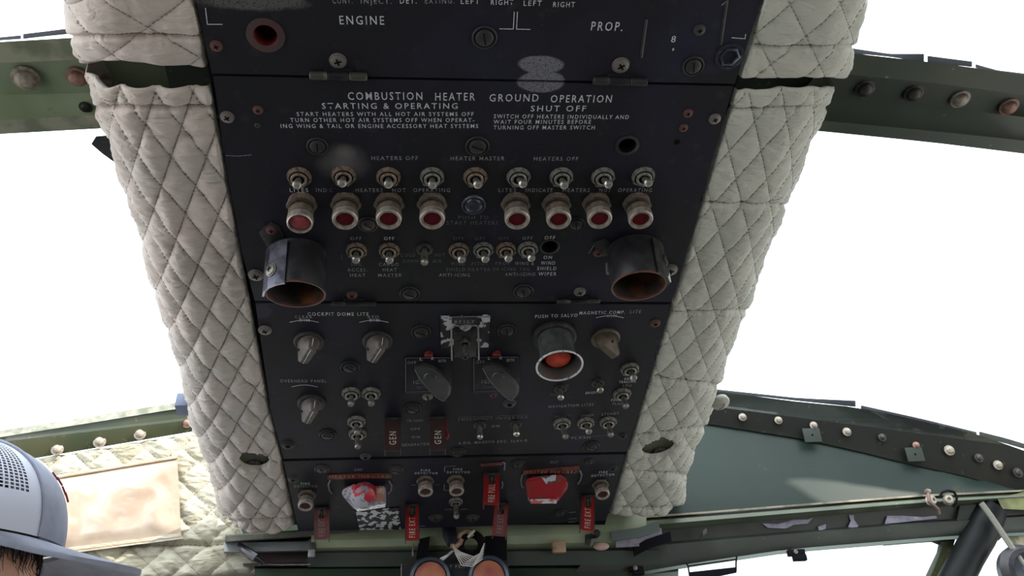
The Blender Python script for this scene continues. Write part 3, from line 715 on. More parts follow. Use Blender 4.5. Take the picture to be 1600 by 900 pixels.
for a in (('COMBUSTION', 544, 660, 156, 12), ('HEATER', 680, 742, 157, 12), ('GROUND', 764.6, 841, 158.5, 11.5), ('OPERATION', 860, 955, 160, 11.5),
          ('STARTING & OPERATING', 503.5, 715, 170, 9), ('SHUT OFF', 829, 915, 174, 9),
          ('START HEATERS WITH ALL HOT AIR SYSTEMS OFF', 464, 740, 181.3, 6.2), ('TURN OTHER HOT AIR SYSTEMS OFF WHEN OPERAT-', 454, 741, 190.7, 6.2),
          ('ING WING & TAIL OR ENGINE ACCESSORY HEAT SYSTEMS', 439, 747, 200, 6.2), ('SWITCH OFF HEATERS INDIVIDUALLY AND', 771.5, 982, 184.8, 6.2, None, 186),
          ('WAIT FOUR MINUTES BEFORE', 771, 923, 193.5, 6.2), ('TURNING OFF MASTER SWITCH', 771, 929, 202.3, 6.2),
          ('HEATERS OFF', 580.5, 653, 250, 6, G_), ('HEATER MASTER', 704, 788, 250.5, 6, G_), ('HEATERS OFF', 834, 903, 251, 6, G_),
          ('LITES', 453, 482, 300, 5.8), ('IND', 494, 511, 300, 5.8, G_), ('C', 515, 520, 300, 5.8, F_), ('HEATERS', 556, 598, 300, 5.8, G_), ('NOT', 613, 634, 300, 5.8, G_), ('OPERATING', 646, 703, 300, 5.8, G_),
          ('LITES', 779, 806, 300, 5.8, G_), ('INDICATE', 821, 863, 300, 5.8, G_), ('HEATERS', 879, 921, 300, 5.8, G_), ('NOT', 936, 954, 300, 5.8, G_), ('OPERATING', 965, 1018, 300, 5.8, G_),
          ('PUSH TO', 716, 763, 342.5, 5.5, F_), ('START HEATERS', 698, 778, 351, 5.8, F_),
          ('OFF', 547.5, 565, 375, 5, G_), ('OFF', 600, 616, 375, 5), ('OFF', 708, 725, 375, 5, F_), ('OFF', 742, 758, 375, 5, F_), ('OFF', 779, 795, 375, 5, F_), ('OFF', 816, 832, 374.5, 5, G_), ('OFF', 850.5, 867, 374, 5.3),
          ('ON', 849, 862, 404.5, 5), ('WIND', 845, 867, 413.5, 5.3), ('SHIELD', 839, 869, 422, 5.3), ('WIPER', 841, 869, 430.5, 5.3),
          ('ENG.', 549, 568, 415.5, 5, F_), ('ACCES.', 543, 574, 424, 5, G_), ('HEAT', 547, 571, 432.5, 5, G_), ('CARGO', 592, 623, 415.5, 5, G_), ('HEAT', 598, 620, 424, 5, G_), ('MASTER', 591, 628, 432.5, 5, G_),
          ('COLD', 626, 649, 401, 5, F_), ('HOT', 679, 695, 401, 5, F_), ('DOWN', 630, 653, 410.5, 5, F_), ('AIR', 676, 690, 410.5, 5, F_),
          ('WIND', 704, 726, 414.5, 5, F_), ('PITOT', 737, 763, 414.5, 5, F_), ('PROP', 774, 797, 414, 5, F_), ('WING &', 804, 834, 414, 5, G_), ('ON', 815, 826, 404.5, 4.5, F_),
          ('SHIELD', 697, 727, 423.5, 5, F_), ('HEATER', 731, 766, 423.5, 5, F_), ('DE-ICING', 770, 806, 423, 5, F_), ('TAIL', 811, 828, 423, 5, F_),
          ('ANTI-ICING', 686, 734, 432, 5, G_), ('ANTI-ICING', 789, 836, 431, 5, G_)): letter(pHeat, *a)
lines(pHeat, [[(353, 243), (372, 244), (392, 242)], [(920, 396), (928, 383)]], 1.1, G_)
lines(pHeat, [[(407, 357), (424, 349)], [(534, 405), (534, 398)]], 1.0, F_)
def arc(px0, px1, y, sag):
    return [(px0+(px1-px0)*i/10, y-sag*math.sin(PI*i/10)) for i in range(11)]
for a in (('COCKPIT DOME LITE', 481, 576, 493.3, 5.2), ('CLEAR', 461, 488, 497.6, 4.6, G_), ('DIM', 468, 484, 502.5, 4.2), ('RED', 575, 592, 497.6, 4.6, G_), ('DIM', 577.5, 593, 502.5, 4.2),
          ('PUSH TO SALVO', 836, 902, 497, 5, None, 495), ('MAGNETIC COMP.', 905, 976, 491.5, 4.8, None, 490), ('LITE', 984, 1001, 489.5, 5, G_), ('DIM', 948, 963, 495.5, 4.2, G_),
          ('OVERHEAD PANEL', 438, 510, 597.5, 4.5, G_), ('RESET', 708, 744, 506, 4.5, G_),
          ('TO RESET', 636, 661, 659, 3.5, G_), ('OFF', 641, 656, 672, 3.5, G_), ('ON', 643, 656, 684.5, 3.5, G_), ('GENERATOR', 628, 671, 697.5, 4, G_, 695.5),
          ('EMERGENCY', 716, 770, 657.5, 3.6, F_, 655.5), ('INVERTER', 775, 825, 655.5, 3.6, F_, 653.5), ('A.DG. MAGSYN', 716, 772, 694.5, 3.8, G_, 692), ('EXC. SLAV-R', 777, 824, 692, 3.8, G_, 690),
          ('ON', 768, 780, 667.5, 3.5, G_), ('NAVIGATION LITES', 857, 927, 637.5, 4.2, G_, 634), ('BRIGHT', 866, 890, 653.5, 3.8, F_, 652), ('STEADY', 908, 928, 652, 3.8, G_, 650.5), ('STEADY', 940, 967, 649.5, 3.8, G_, 647.5),
          ('FLASH', 893, 922, 686.5, 3.5, G_, 685), ('AND', 975, 988, 594, 3.8, None, 593), ('TRAILING', 967, 993, 599, 3.8, None, 597.5), ('LDG', 973, 986, 604.5, 3.8, G_),
          ('WING', 928, 941, 594, 3.2, F_), ('BRIGHT', 915, 934, 616, 3.6, None, 614.5), ('POWER', 955, 973, 627, 3.6, None, 626), ('FLAP', 957, 972, 632.5, 3.4, G_), ('OFF', 881, 888, 606, 6, F_), ('FLASH', 860, 874, 618, 3, F_)): letter(pMid, *a)
lines(pMid, [arc(453, 497, 503.5, 3.2), arc(562, 606, 503.5, 3.2), arc(932, 974, 496.5, 3.2), arc(456, 496, 604.5, 3.0)], 1.3)
lines(pMid, [[(716, 652), (770, 650.5)], [(778, 650), (826, 648)], [(884, 683), (975, 679)]], .9, F_)
for a in (('OFF', 553.5, 566, 736, 3.6, G_), ('FIRE', 470.5, 484, 757.2, 3.2), ('DETECTOR', 460, 496, 761.4, 3.2, G_), ('FIRE', 657.5, 672, 736.5, 3.2), ('DETECTOR', 648, 684, 741, 3.2),
          ('FIRE', 708, 722, 734.8, 3.2), ('DETECTOR', 698, 734, 739.5, 3.2), ('FIRE', 936, 949, 739.8, 3.2, None, 739), ('DETECTOR', 924, 960, 745, 3.2, None, 743), ('OUT', 859, 872, 724, 3.8, G_)): letter(pLow, *a)
lines(pLow, [[(712, 728), (695, 729), (694.5, 737)], [(694, 757), (694, 766), (702, 766.5)], [(696, 796), (706, 796)], [(720, 796), (730, 795.5)], [(643, 758), (650, 758)], [(680, 758), (686, 757)],
             [(655, 822), (664, 822)], [(655, 826.5), (663, 826.5)], [(889, 801), (899, 800)], [(889, 811), (901, 810)], [(889, 816), (900, 815)]], 1.1, G_)

# ================================================================== DEVICES ON THE PANEL
def hexnut(bm, R, z0, z1):
    a = [(R*math.cos(PI/3*i), R*math.sin(PI/3*i)) for i in range(6)]
    prism(bm, a, z0, z1-.0006); prism(bm, [(x*.9, y*.9) for x, y in a], z1-.0006, z1)
def nut_build(bm):
    lathe(bm, [(.0100, 0), (.0100, .0006), (.0085, .0010)], 28)
    hexnut(bm, .0103, .0009, .0034)
    lathe(bm, [(.0080, .00345), (.0066, .0036)], 24, None, 1)
    lathe(bm, [(.0068, .0034), (.0068, .0048), (.0063, .0053), (.0050, .0053), (.0046, .0048)], 24)
    lathe(bm, [(.0046, .0048), (.0045, .0036), (0, .0036)], 24, None, 1)
def lever_build(L):
    def f(bm):
        lathe(bm, [(.0021, 0), (.0028, L*.3), (.0031, L*.72)], 16)
        lathe(bm, [(.0031, L*.72), (.0036, L*.81), (.0036, L*.90), (.0025, L*.98), (0, L)], 16, None, 1)
    return f
tg = 'toggle switches on the overhead panel'
def toggle(px, py, tip, L, label, nutm=None, nut=True, slotcol=None, scale=1.0, shank=None):
    nutm = nutm or M_NUTG; shank = shank or M_LEVD
    r = empty('toggle_switch', at(px, py, 0, 0), label, 'switch', tg)
    rot = random.uniform(-.4, .4)
    if nut:
        me = cached('nut_'+nutm.name, nut_build, [nutm, M_DARK])
        link('nut', me, nutm, r, Matrix.Rotation(rot, 4, 'Z') @ Matrix.Diagonal((scale, scale, scale, 1)))
    else:
        me = cached('escutcheon', lambda bm: (lathe(bm, [(.0075, 0), (.0075, .0008), (.0055, .0016), (.004, .0010), (.0038, .0002), (0, .0002)], 20)), M_FAST)
        link('escutcheon', me, M_FAST, r)
    zb = .0037*scale if nut else .0005
    d = tipdir(pan(px, py)+Vector((0, 0, zb)), tip, L*.86)
    me = cached('lever_%g_%s' % (L, shank.name), lever_build(L), [shank, M_LEV])
    link('lever', me, None, r, Matrix.Translation((0, 0, zb)) @ aim(d).to_4x4())
    return r
row1 = [(467.5, 276, (464, 288.5), M_NUTB, 'leftmost metal toggle of the top switch row, above the first red light'),
        (537, 274, (534.5, 286), M_NUTB, 'tarnished toggle on the pale smoky worn patch of the top row'),
        (607, 276, (607, 287.5), M_NUTB, 'third toggle of the top row, just below the left heaters off lettering'),
        (675, 276, (675.6, 288.5), M_NUTG, 'fourth toggle of the top row, above the operating lettering on the left'),
        (742.5, 276, (746.5, 288), M_NUTB, 'heater master toggle above the blue domed push button'),
        (810, 276, (817, 287), M_NUTG, 'toggle right of the heater master toggle, with a dark dull nut'),
        (877, 276, (881.5, 289), M_NUTG, 'toggle below the right heaters off lettering, with bright hexagonal nut'),
        (942, 276, (950.6, 287.5), M_NUTG, 'last but one toggle of the top switch row'),
        (1005, 275, (1013, 285.5), M_NUTG, 'rightmost toggle of the top switch row, above the last red light')]
for x, y, tp, nm, lab in row1: toggle(x, y, tp, .0180, lab, nm)
row3 = [(557, 391, (556, 406), M_NUTB, 'engine accessory heat toggle, leftmost of the middle row'), (608, 391, (608.5, 406), M_NUTB, 'cargo heat master toggle beside the engine accessory heat toggle'),
        (717, 391, (721.5, 405), M_NUTB, 'windshield anti-icing toggle with brown nut and bright ball tip'), (755, 390, (758.5, 404.5), M_NUTG, 'pitot heater toggle with bright ringed nut'),
        (790.5, 390, (794.5, 403.5), M_NUTB, 'propeller de-icing toggle with brown round nut'), (824.5, 389, (830.5, 403), M_NUTG, 'wing and tail anti-icing toggle beside the empty wiper hole')]
for x, y, tp, nm, lab in row3: toggle(x, y, tp, .0175, lab, nm, scale=.93)
toggle(663.5, 389, (663, 409), .021, 'dull dark cowl air toggle without bright tip between two switch groups', nut=False, scale=.9)
for x, y, tp, L, nut, lab in ((549, 614, (548.5, 630.5), .021, True, 'left one of the toggle pair under the round fastener'), (580, 614, (580, 630), .020, True, 'right one of the toggle pair under the round fastener'),
        (557, 658, (558, 675), .021, True, 'upper one of two toggles stacked below the toggle pair'), (558.6, 677, (559, 697), .023, True, 'lower one of two stacked toggles, with long bright lever'),
        (749.6, 664, (750, 682), .020, False, 'slender left inverter toggle without nut'), (805.5, 662, (807, 678), .018, False, 'slender right inverter toggle without nut'),
        (875.5, 607, (876, 621), .018, False, 'slender toggle below the salvo button'), (934, 598, (937.8, 609.5), .016, False, 'short slender toggle above the bright lettering'),
        (984, 576, (990, 590), .018, True, 'pale nut toggle near the right pad above trailing lettering'), (972, 615, (977.5, 634), .021, True, 'dark nut toggle near the right pad with bright tip'),
        (878, 661, (883.5, 681.5), .023, True, 'left toggle of the navigation lites trio'), (915, 660, (920, 674), .019, True, 'middle toggle of the navigation lites trio'),
        (950, 659, (953.8, 678.5), .022, True, 'right toggle of the navigation lites trio'), (712, 783, (713, 806), .026, True, 'dull grey toggle below the middle fire detector light')):
    toggle(x, y, tp, L, lab, M_NUTG, nut, scale=.88 if y > 700 else 1, shank=M_LEV if y > 600 and x < 600 else M_LEVD)

def cap_build(bm, R=.0107, H=.021, fr=.0075):
    lathe(bm, [(.0118, 0), (.0118, .0006), (.009, .001)], 28)
    n0 = len(bm.faces); hexnut(bm, .0130, .0008, .0045)
    bm.faces.ensure_lookup_table()
    for f in bm.faces[n0:]: f.material_index = 2
    lathe(bm, [(.0105, .0045), (.0100, .0062), (.0082, .0064), (.0080, .0098)], 28, None, 1)
    n = 56
    for (z0, z1, ra) in ((.0095, H*.70, R*.95),):
        rows = 5; V = []
        for k in range(rows+1):
            z = z0+(z1-z0)*k/rows
            V.append([bm.verts.new(((ra+.00028*((i+k) % 2))*math.cos(2*PI*i/n), (ra+.00028*((i+k) % 2))*math.sin(2*PI*i/n), z)) for i in range(n)])
        for a, b in zip(V, V[1:]):
            for i in range(n): bm.faces.new((a[i], a[(i+1) % n], b[(i+1) % n], b[i])).material_index = 2
        bm.faces.new(V[0][::-1]).material_index = 2
    lathe(bm, [(R*.9, H*.70), (R, H*.74), (R*1.02, H*.86), (R*.98, H*.97), (R*.90, H), (fr*1.05, H), (fr, H*.95), (fr, H*.85)], 32)
ig = 'indicator lights with knurled metal caps'
def indicator(px, py, endpx, lensm, label, sc=1.0, big=False, tilt=True):
    r = empty('indicator_light', at(px, py), label, 'indicator light', ig)
    H = .021*sc*1.15
    d = tipdir(pan(px, py), endpx, H) if tilt else Vector((0, 0, 1))
    d = (d*.5+Vector((0, 0, .5))).normalized()
    A = aim(d).to_4x4() @ Matrix.Diagonal((sc if not big else 1, sc if not big else 1, sc*1.15, 1))
    fr = .0075 if not big else .0090
    me = cached('lampcap%d' % big, lambda bm: cap_build(bm, fr=fr), [M_CAP, mat('dark_cap_neck', (.10, .07, .055, 1), .5, .4, (.05, .035, .03, 1), 200), mat('brown_tarnished_cap_body', (.27, .22, .185, 1), .48, .4, (.16, .125, .10, 1), 260, .4, .65)], 28); link('knurled_cap', me, M_CAP, r, A)
    me = cached('lens%d%s' % (big, lensm.name), lambda bm: lathe(bm, [(fr, .0175), (fr*.97, .0185), (fr*.7, .0198 if big else .0188), (0, .0205 if big else .0192)], 28), lensm)
    link('lens', me, lensm, r, A); return r
for x, y, e_, lm, sc, big, lab in ((472, 317, (469, 348), M_LENSP, 1.18, True, 'leftmost red indicator light, taller with a pinkish flush lens'),
        (540.6, 317, (539.5, 342), M_LENS, 1, False, 'second red indicator light, below the smoky patch toggle'), (608, 317, (607.5, 341.5), M_LENS, 1, False, 'third red indicator light from the left'),
        (675, 317, (675, 341), M_LENS, 1, False, 'red indicator light just left of the blue push button'), (805.5, 317, (808, 343), M_LENS, 1, False, 'red indicator light just right of the blue push button'),
        (869, 317, (873, 343), M_LENS, 1, False, 'third red indicator light from the right'), (931.5, 317, (937, 341), M_LENS, 1, False, 'second red indicator light from the right'),
        (994.5, 317, (1001, 343), M_LENS, 1, False, 'rightmost red indicator light near the right barrel lamp'),
        (480, 772, (476, 788), M_LENSD, .82, False, 'fire detector light at the lower left corner of the panel'), (664.5, 750, (665, 766), M_LENSD, .82, False, 'fire detector light between the two red heater handles, left of a pair'),
        (712, 749, (714.5, 766), M_LENSD, .82, False, 'fire detector light directly above the dull grey toggle'), (938, 756, (942, 768.5), M_LENSD, .82, False, 'fire detector light at the lower right corner of the panel')):
    indicator(x, y, e_, lm, lab, sc, big)
# blue domed push button
r = empty('push_button', at(740, 319), 'blue grey domed push button in the middle of the light row', 'button')
bm = bmesh.new(); lathe(bm, [(.0105, 0), (.0105, .0018), (.0098, .0026), (.0088, .0022), (.0086, .001)], 32); finish(bm, 'bezel', mat('blue_grey_bezel', (.10, .11, .15, 1), .35, .3), r)
bm = bmesh.new(); lathe(bm, [(.0086, .001), (.0080, .0028), (.0066, .0044), (.0048, .0052), (.0042, .0046), (0, .0040)], 32); finish(bm, 'dome', mat('blue_dome', (.035, .04, .07, 1), .22, 0, (.02, .022, .035, 1), 150), r)

# bar knobs
def bar_knob(px, py, ang, m, label, sc=1.0, line=True):
    r = empty('pointer_knob', at(px, py, 0, 0) @ Matrix.Diagonal((sc, sc, sc, 1)), label, 'knob', 'pointer knobs with raised bars')
    bm = bmesh.new(); lathe(bm, [(.0150, 0), (.0150, .0018), (.0135, .0032), (0, .0036)], 32); finish(bm, 'skirt', M_FAST if line else m, r)
    bm = bmesh.new(); R = Matrix.Rotation(ang, 3, 'Z'); pts = []
    for i in range(20):
        a = 2*PI*i/20; pts.append(R @ Vector((.0105*math.cos(a), .0135*math.sin(a), .0034))); pts.append(R @ Vector((.0098*math.cos(a), .0125*math.sin(a), .008)))
    for yy, z, hw_ in ((.0132, .0110, .0036), (.0105, .0185, .0028), (-.0120, .0190, .0034), (-.0150, .0150, .0050)):
        for sg in (-1, 1): pts.append(R @ Vector((sg*hw_, yy, z)))
    hullm(bm, pts); bmesh.ops.bevel(bm, geom=list(bm.edges), offset=.0004, segments=1, affect='EDGES'); finish(bm, 'grip', m, r, None, 25)
    if line:
        bm = bmesh.new(); q = [R @ Vector(v) for v in ((0, .0137, .0075), (0, .0128, .0126), (0, .0095, .0187), (0, -.0126, .0187), (0, -.0156, .0141))]
        tube(bm, q, .00042, 6); finish(bm, 'pointer_line', mat('knob_line_paint', (.55, .53, .5, 1), .5), r)
    for sg, yy in ((1, .002), (-1, -.004)):
        bm = bmesh.new(); p = R @ Vector((sg*.0078, yy, .0105)); q = R @ Vector((sg*.5, 0, .3))
        lathe(bm, [(.0014, 0), (.0014, .0006), (0, .0006)], 12, Matrix.Translation(p) @ aim(q).to_4x4()); finish(bm, 'set_screw', M_DARK, r)
bar_knob(483, 533, -.42, M_KNOB, 'brown grey pointer knob below the clear dim marking')
bar_knob(590, 532, -.42, M_KNOB, 'brown grey pointer knob below the red dim marking')
bar_knob(487, 629, -.38, M_KNOB, 'brown grey pointer knob below the overhead panel lettering', 1.0)
bar_knob(946, 528, .75, M_KNOBB, 'brown slanted pointer knob below the magnetic compass lite lettering', 1.0, False)

# barrel lamps
def barrel(px, py, opx, R, tilt, L, label, strap_side, roll=0):
    r = empty('barrel_lamp', at(px, py), label, 'lamp', 'black barrel lamps on the heater panel')
    T = Matrix.Rotation(roll, 4, 'Y') @ Matrix.Rotation(tilt, 4, 'X')
    bm = bmesh.new()
    lathe(bm, [(0, .001), (R*.96, .001), (R*.96, L*.2), (R, L*.25), (R, L-.001), (R*.985, L), (R*.955, L-.0005)], 48, T); [setattr(v.co, 'z', max(v.co.z, .0004)) for v in bm.verts]; finish(bm, 'barrel', M_BARREL, r)
    bm = bmesh.new(); lathe(bm, [(R*.955, L-.0005), (R*.94, L*.3), (R*.6, L*.15), (0, L*.15)], 48, T); [setattr(v.co, 'z', max(v.co.z, .0006)) for v in bm.verts]; finish(bm, 'barrel_lining', M_RUST, r)
    bm = bmesh.new(); lathe(bm, [(R*1.005, L-.0012), (R*1.005, L+.0002), (R*.95, L+.0002), (R*.95, L-.0025)], 48, T); finish(bm, 'rim', mat('red_brown_rim', (.13, .04, .03, 1), .5, .1, (.03, .028, .03, 1), 60, .45, .6), r)
    bm = bmesh.new(); lathe(bm, [(.0055, L*.15), (.0055, L*.35), (.0045, L*.5), (0, L*.55)], 16, T @ Matrix.Translation((-.004*strap_side, .0, 0))); finish(bm, 'bulb_holder', mat('dull_bulb', (.12, .10, .07, 1), .35, .2), r)
    return r, T
Rb = .0255
r, T = barrel(466, 392, (466, 437), Rb, .30, .043, 'black barrel lamp on the left with a blued steel strap and screw', 1)
# strap follows the barrel side, foot on the panel
bm = bmesh.new()
a0, a1 = math.radians(102), math.radians(176)
def cyl(a, z, rr): return T @ Vector((rr*math.cos(a), rr*math.sin(a), z))
st = []
for k in range(5):
    a = a0+(a1-a0)*k/4
    st.append([bm.verts.new(cyl(a, .046-.0*k, Rb*1.02)), bm.verts.new(cyl(a, .046, Rb*1.09)), bm.verts.new(cyl(a, .004, Rb*1.09)), bm.verts.new(cyl(a, .004, Rb*1.02))])
for a, b in zip(st, st[1:]):
    for i in range(4): bm.faces.new((a[i], a[(i+1) % 4], b[(i+1) % 4], b[i]))
bm.faces.new(st[0]); bm.faces.new(st[-1][::-1]); finish(bm, 'strap', M_STRAP, r, None, 14)
bm = bmesh.new(); f0 = pan(466, 392)
pts = [pan(x, y)-f0 for x, y in ((404, 362), (424, 346), (436, 352), (448, 378), (420, 388))]
prism(bm, [p.xy for p in pts], .0002, .0014, .0003); finish(bm, 'strap_foot', M_FAST, r)
def local_screw(par, Mx, rr, m, kind='cross'):
    me = mesh_cache.get('screw_%s_%s' % (kind, m.name))
    o = link('screw', me, m, par); o.matrix_local = Mx @ Matrix.Diagonal((rr, rr, rr, 1)); return o
local_screw(r, Matrix.Translation(pan(424, 358)-f0+Vector((0, 0, .0014))), .004, M_RSCREW)
am = math.radians(132); p = cyl(am, .030, Rb*1.09); nrm = (T.to_3x3() @ Vector((math.cos(am), math.sin(am), 0)))
local_screw(r, Matrix.Translation(p) @ aim(nrm).to_4x4(), .0052, M_SCREW)
r, T = barrel(989, 388, (994, 428), Rb*.98, .22, .041, 'black barrel lamp on the right with rust inside and a chipped clamp', -1)
bm = bmesh.new(); a0, a1 = math.radians(5), math.radians(62); st = []
for k in range(5):
    a = a0+(a1-a0)*k/4
    st.append([bm.verts.new(cyl(a, .041, Rb*1.0)), bm.verts.new(cyl(a, .041, Rb*1.07)), bm.verts.new(cyl(a, .004, Rb*1.07)), bm.verts.new(cyl(a, .004, Rb*1.0))])
for a, b in zip(st, st[1:]):
    for i in range(4): bm.faces.new((a[i], a[(i+1) % 4], b[(i+1) % 4], b[i]))
bm.faces.new(st[0]); bm.faces.new(st[-1][::-1]); finish(bm, 'strap', M_FAST, r, None, 14)
bm = bmesh.new(); hullm(bm, [cyl(math.radians(a), z, Rb*rr) for a, z in ((14, .0412), (36, .0412), (16, .031)) for rr in (1.08, 1.125)]); finish(bm, 'bare_chip', mat('bare_white_chip', (.7, .7, .74, 1), .4), r)
am = math.radians(30); p = cyl(am, .022, Rb*1.07); nrm = (T.to_3x3() @ Vector((math.cos(am), math.sin(am), 0))); local_screw(r, Matrix.Translation(p) @ aim(nrm).to_4x4(), .0045, M_FASTW)
f0 = pan(989, 388)
bm = bmesh.new(); pts = [pan(x, y)-f0 for x, y in ((926, 378), (944, 372), (956, 380), (956, 398), (936, 400))]; prism(bm, [p.xy for p in pts], .0002, .0014, .0003); finish(bm, 'clamp_foot', M_FAST, r)
local_screw(r, Matrix.Translation(pan(934, 394)-f0+Vector((0, 0, .0014))), .0038, M_RSCREW)
bm = bmesh.new(); tube(bm, [pan(949, 412, .012)-f0, pan(949, 420, .018)-f0, pan(950, 428, .024)-f0], .0016, 8); finish(bm, 'clamp_pin', M_SCREW, r)

# salvo button with its flared shroud
H = hfit(868, 525, 572)
r = empty('guarded_push_button', at(866, 525), 'orange red salvo button inside a grey flared cup with bare white rim', 'button')
dS = tipdir(pan(866, 525), (874.5, 572.5), H); A = aim(dS).to_4x4()
bm = bmesh.new(); lathe(bm, [(.0175, .0005), (.0175, H*.55), (.0185, H*.8), (.0228, H*.985)], 48, A); [setattr(v.co, 'z', max(v.co.z, .0004)) for v in bm.verts]; finish(bm, 'shroud', M_SHROUD, r)
bm = bmesh.new(); lathe(bm, [(.0225, 0), (.0225, .003), (.0205, .0045), (.0178, .0045)], 40); finish(bm, 'base_collar', M_FAST, r)
bm = bmesh.new(); lathe(bm, [(.0222, H*.97), (.0178, H*.78), (.0165, H*.5), (.0165, .001), (0, .001)], 48, A); [setattr(v.co, 'z', max(v.co.z, .0006)) for v in bm.verts]; finish(bm, 'shroud_lining', mat('shroud_lining', (.045, .043, .042, 1), .6, 0, (.07, .04, .03, 1), 60), r)
bm = bmesh.new(); ring = [A @ Vector((.0227*math.cos(2*PI*i/48), .0227*math.sin(2*PI*i/48), H*.985)) for i in range(48)]; tube(bm, ring, .0010, 8, closed=True); finish(bm, 'rim', M_RIM, r)
bm = bmesh.new(); lathe(bm, [(.0135, .002), (.0135, H*.70), (.012, H*.78), (.007, H*.83), (0, H*.84)], 36, A); finish(bm, 'plunger', M_ORANGE, r)

# reset switch in its peeled frame
r = empty('reset_switch', at(726, 540), 'reset switch under a U shaped metal rail on a peeling white framed plate', 'switch')
f0 = pan(726, 540)
bm = bmesh.new(); q = [pan(x, y)-f0 for x, y in ((688, 493), (766, 491), (763, 541), (689, 543))]; prism(bm, [p.xy for p in q], .0003, .0016, .0003)
finish(bm, 'peeling_plate', mat('peeling_black_on_white', (.012, .012, .014, 1), .5, 0, (.50, .50, .52, 1), 75, .55, .565), r)
bm = bmesh.new(); q = [pan(x, y)-f0 for x, y in ((689, 493.5), (765, 491.5), (765, 494), (689, 496))]; prism(bm, [p.xy for p in q], .0016, .0020); finish(bm, 'bare_top_edge', M_CHROME, r)
bm = bmesh.new()
tube(bm, [pan(706, 563, .004)-f0, pan(705.5, 540, .009)-f0, pan(705.5, 512, .009)-f0, pan(708, 509, .009)-f0, pan(744, 508.5, .009)-f0, pan(747, 511, .009)-f0, pan(748, 540, .009)-f0, pan(748, 562, .004)-f0], .0009, 6)
finish(bm, 'guard_rail', mat('rail_metal', (.34, .33, .34, 1), .4, .6, (.15, .15, .16, 1), 200), r)
bm = bmesh.new(); q = [pan(x, y)-f0 for x, y in ((709, 513), (744, 512), (744, 552), (709, 553))]; prism(bm, [p.xy for p in q], .0010, .005, .0006); finish(bm, 'switch_body', M_FAST, r)
bm = bmesh.new(); q = [pan(x, y, .004)-f0 for x, y in ((706, 498.5), (745, 497.5), (745, 507), (706, 508))]; prism(bm, [p.xy for p in q], .0017, .0024, .0002); finish(bm, 'name_strip', M_FAST, r)
bm = bmesh.new(); lathe(bm, [(.0055, .005), (.0055, .008), (.004, .009), (.003, .006), (0, .006)], 20, Matrix.Translation(pan(726, 528)-f0)); lathe(bm, [(.0028, .004), (.003, .014), (.002, .017), (0, .018)], 14, Matrix.Translation(pan(726, 532)-f0)); finish(bm, 'switch_lever', M_FASTW, r)
bm = bmesh.new(); pts = [pan(x, y, .009)-f0 for x, y in ((716, 509), (738, 508.5), (734, 514), (727, 517), (720, 514))]; prism(bm, [p.xy for p in pts], .0082, .0098, .0003); finish(bm, 'rail_catch', mat('rail_metal', (.34, .33, .34, 1)), r)
local_screw(r, Matrix.Translation(pan(726.5, 551)-f0+Vector((0, 0, .005))), .0036, M_FASTW, 'socket')

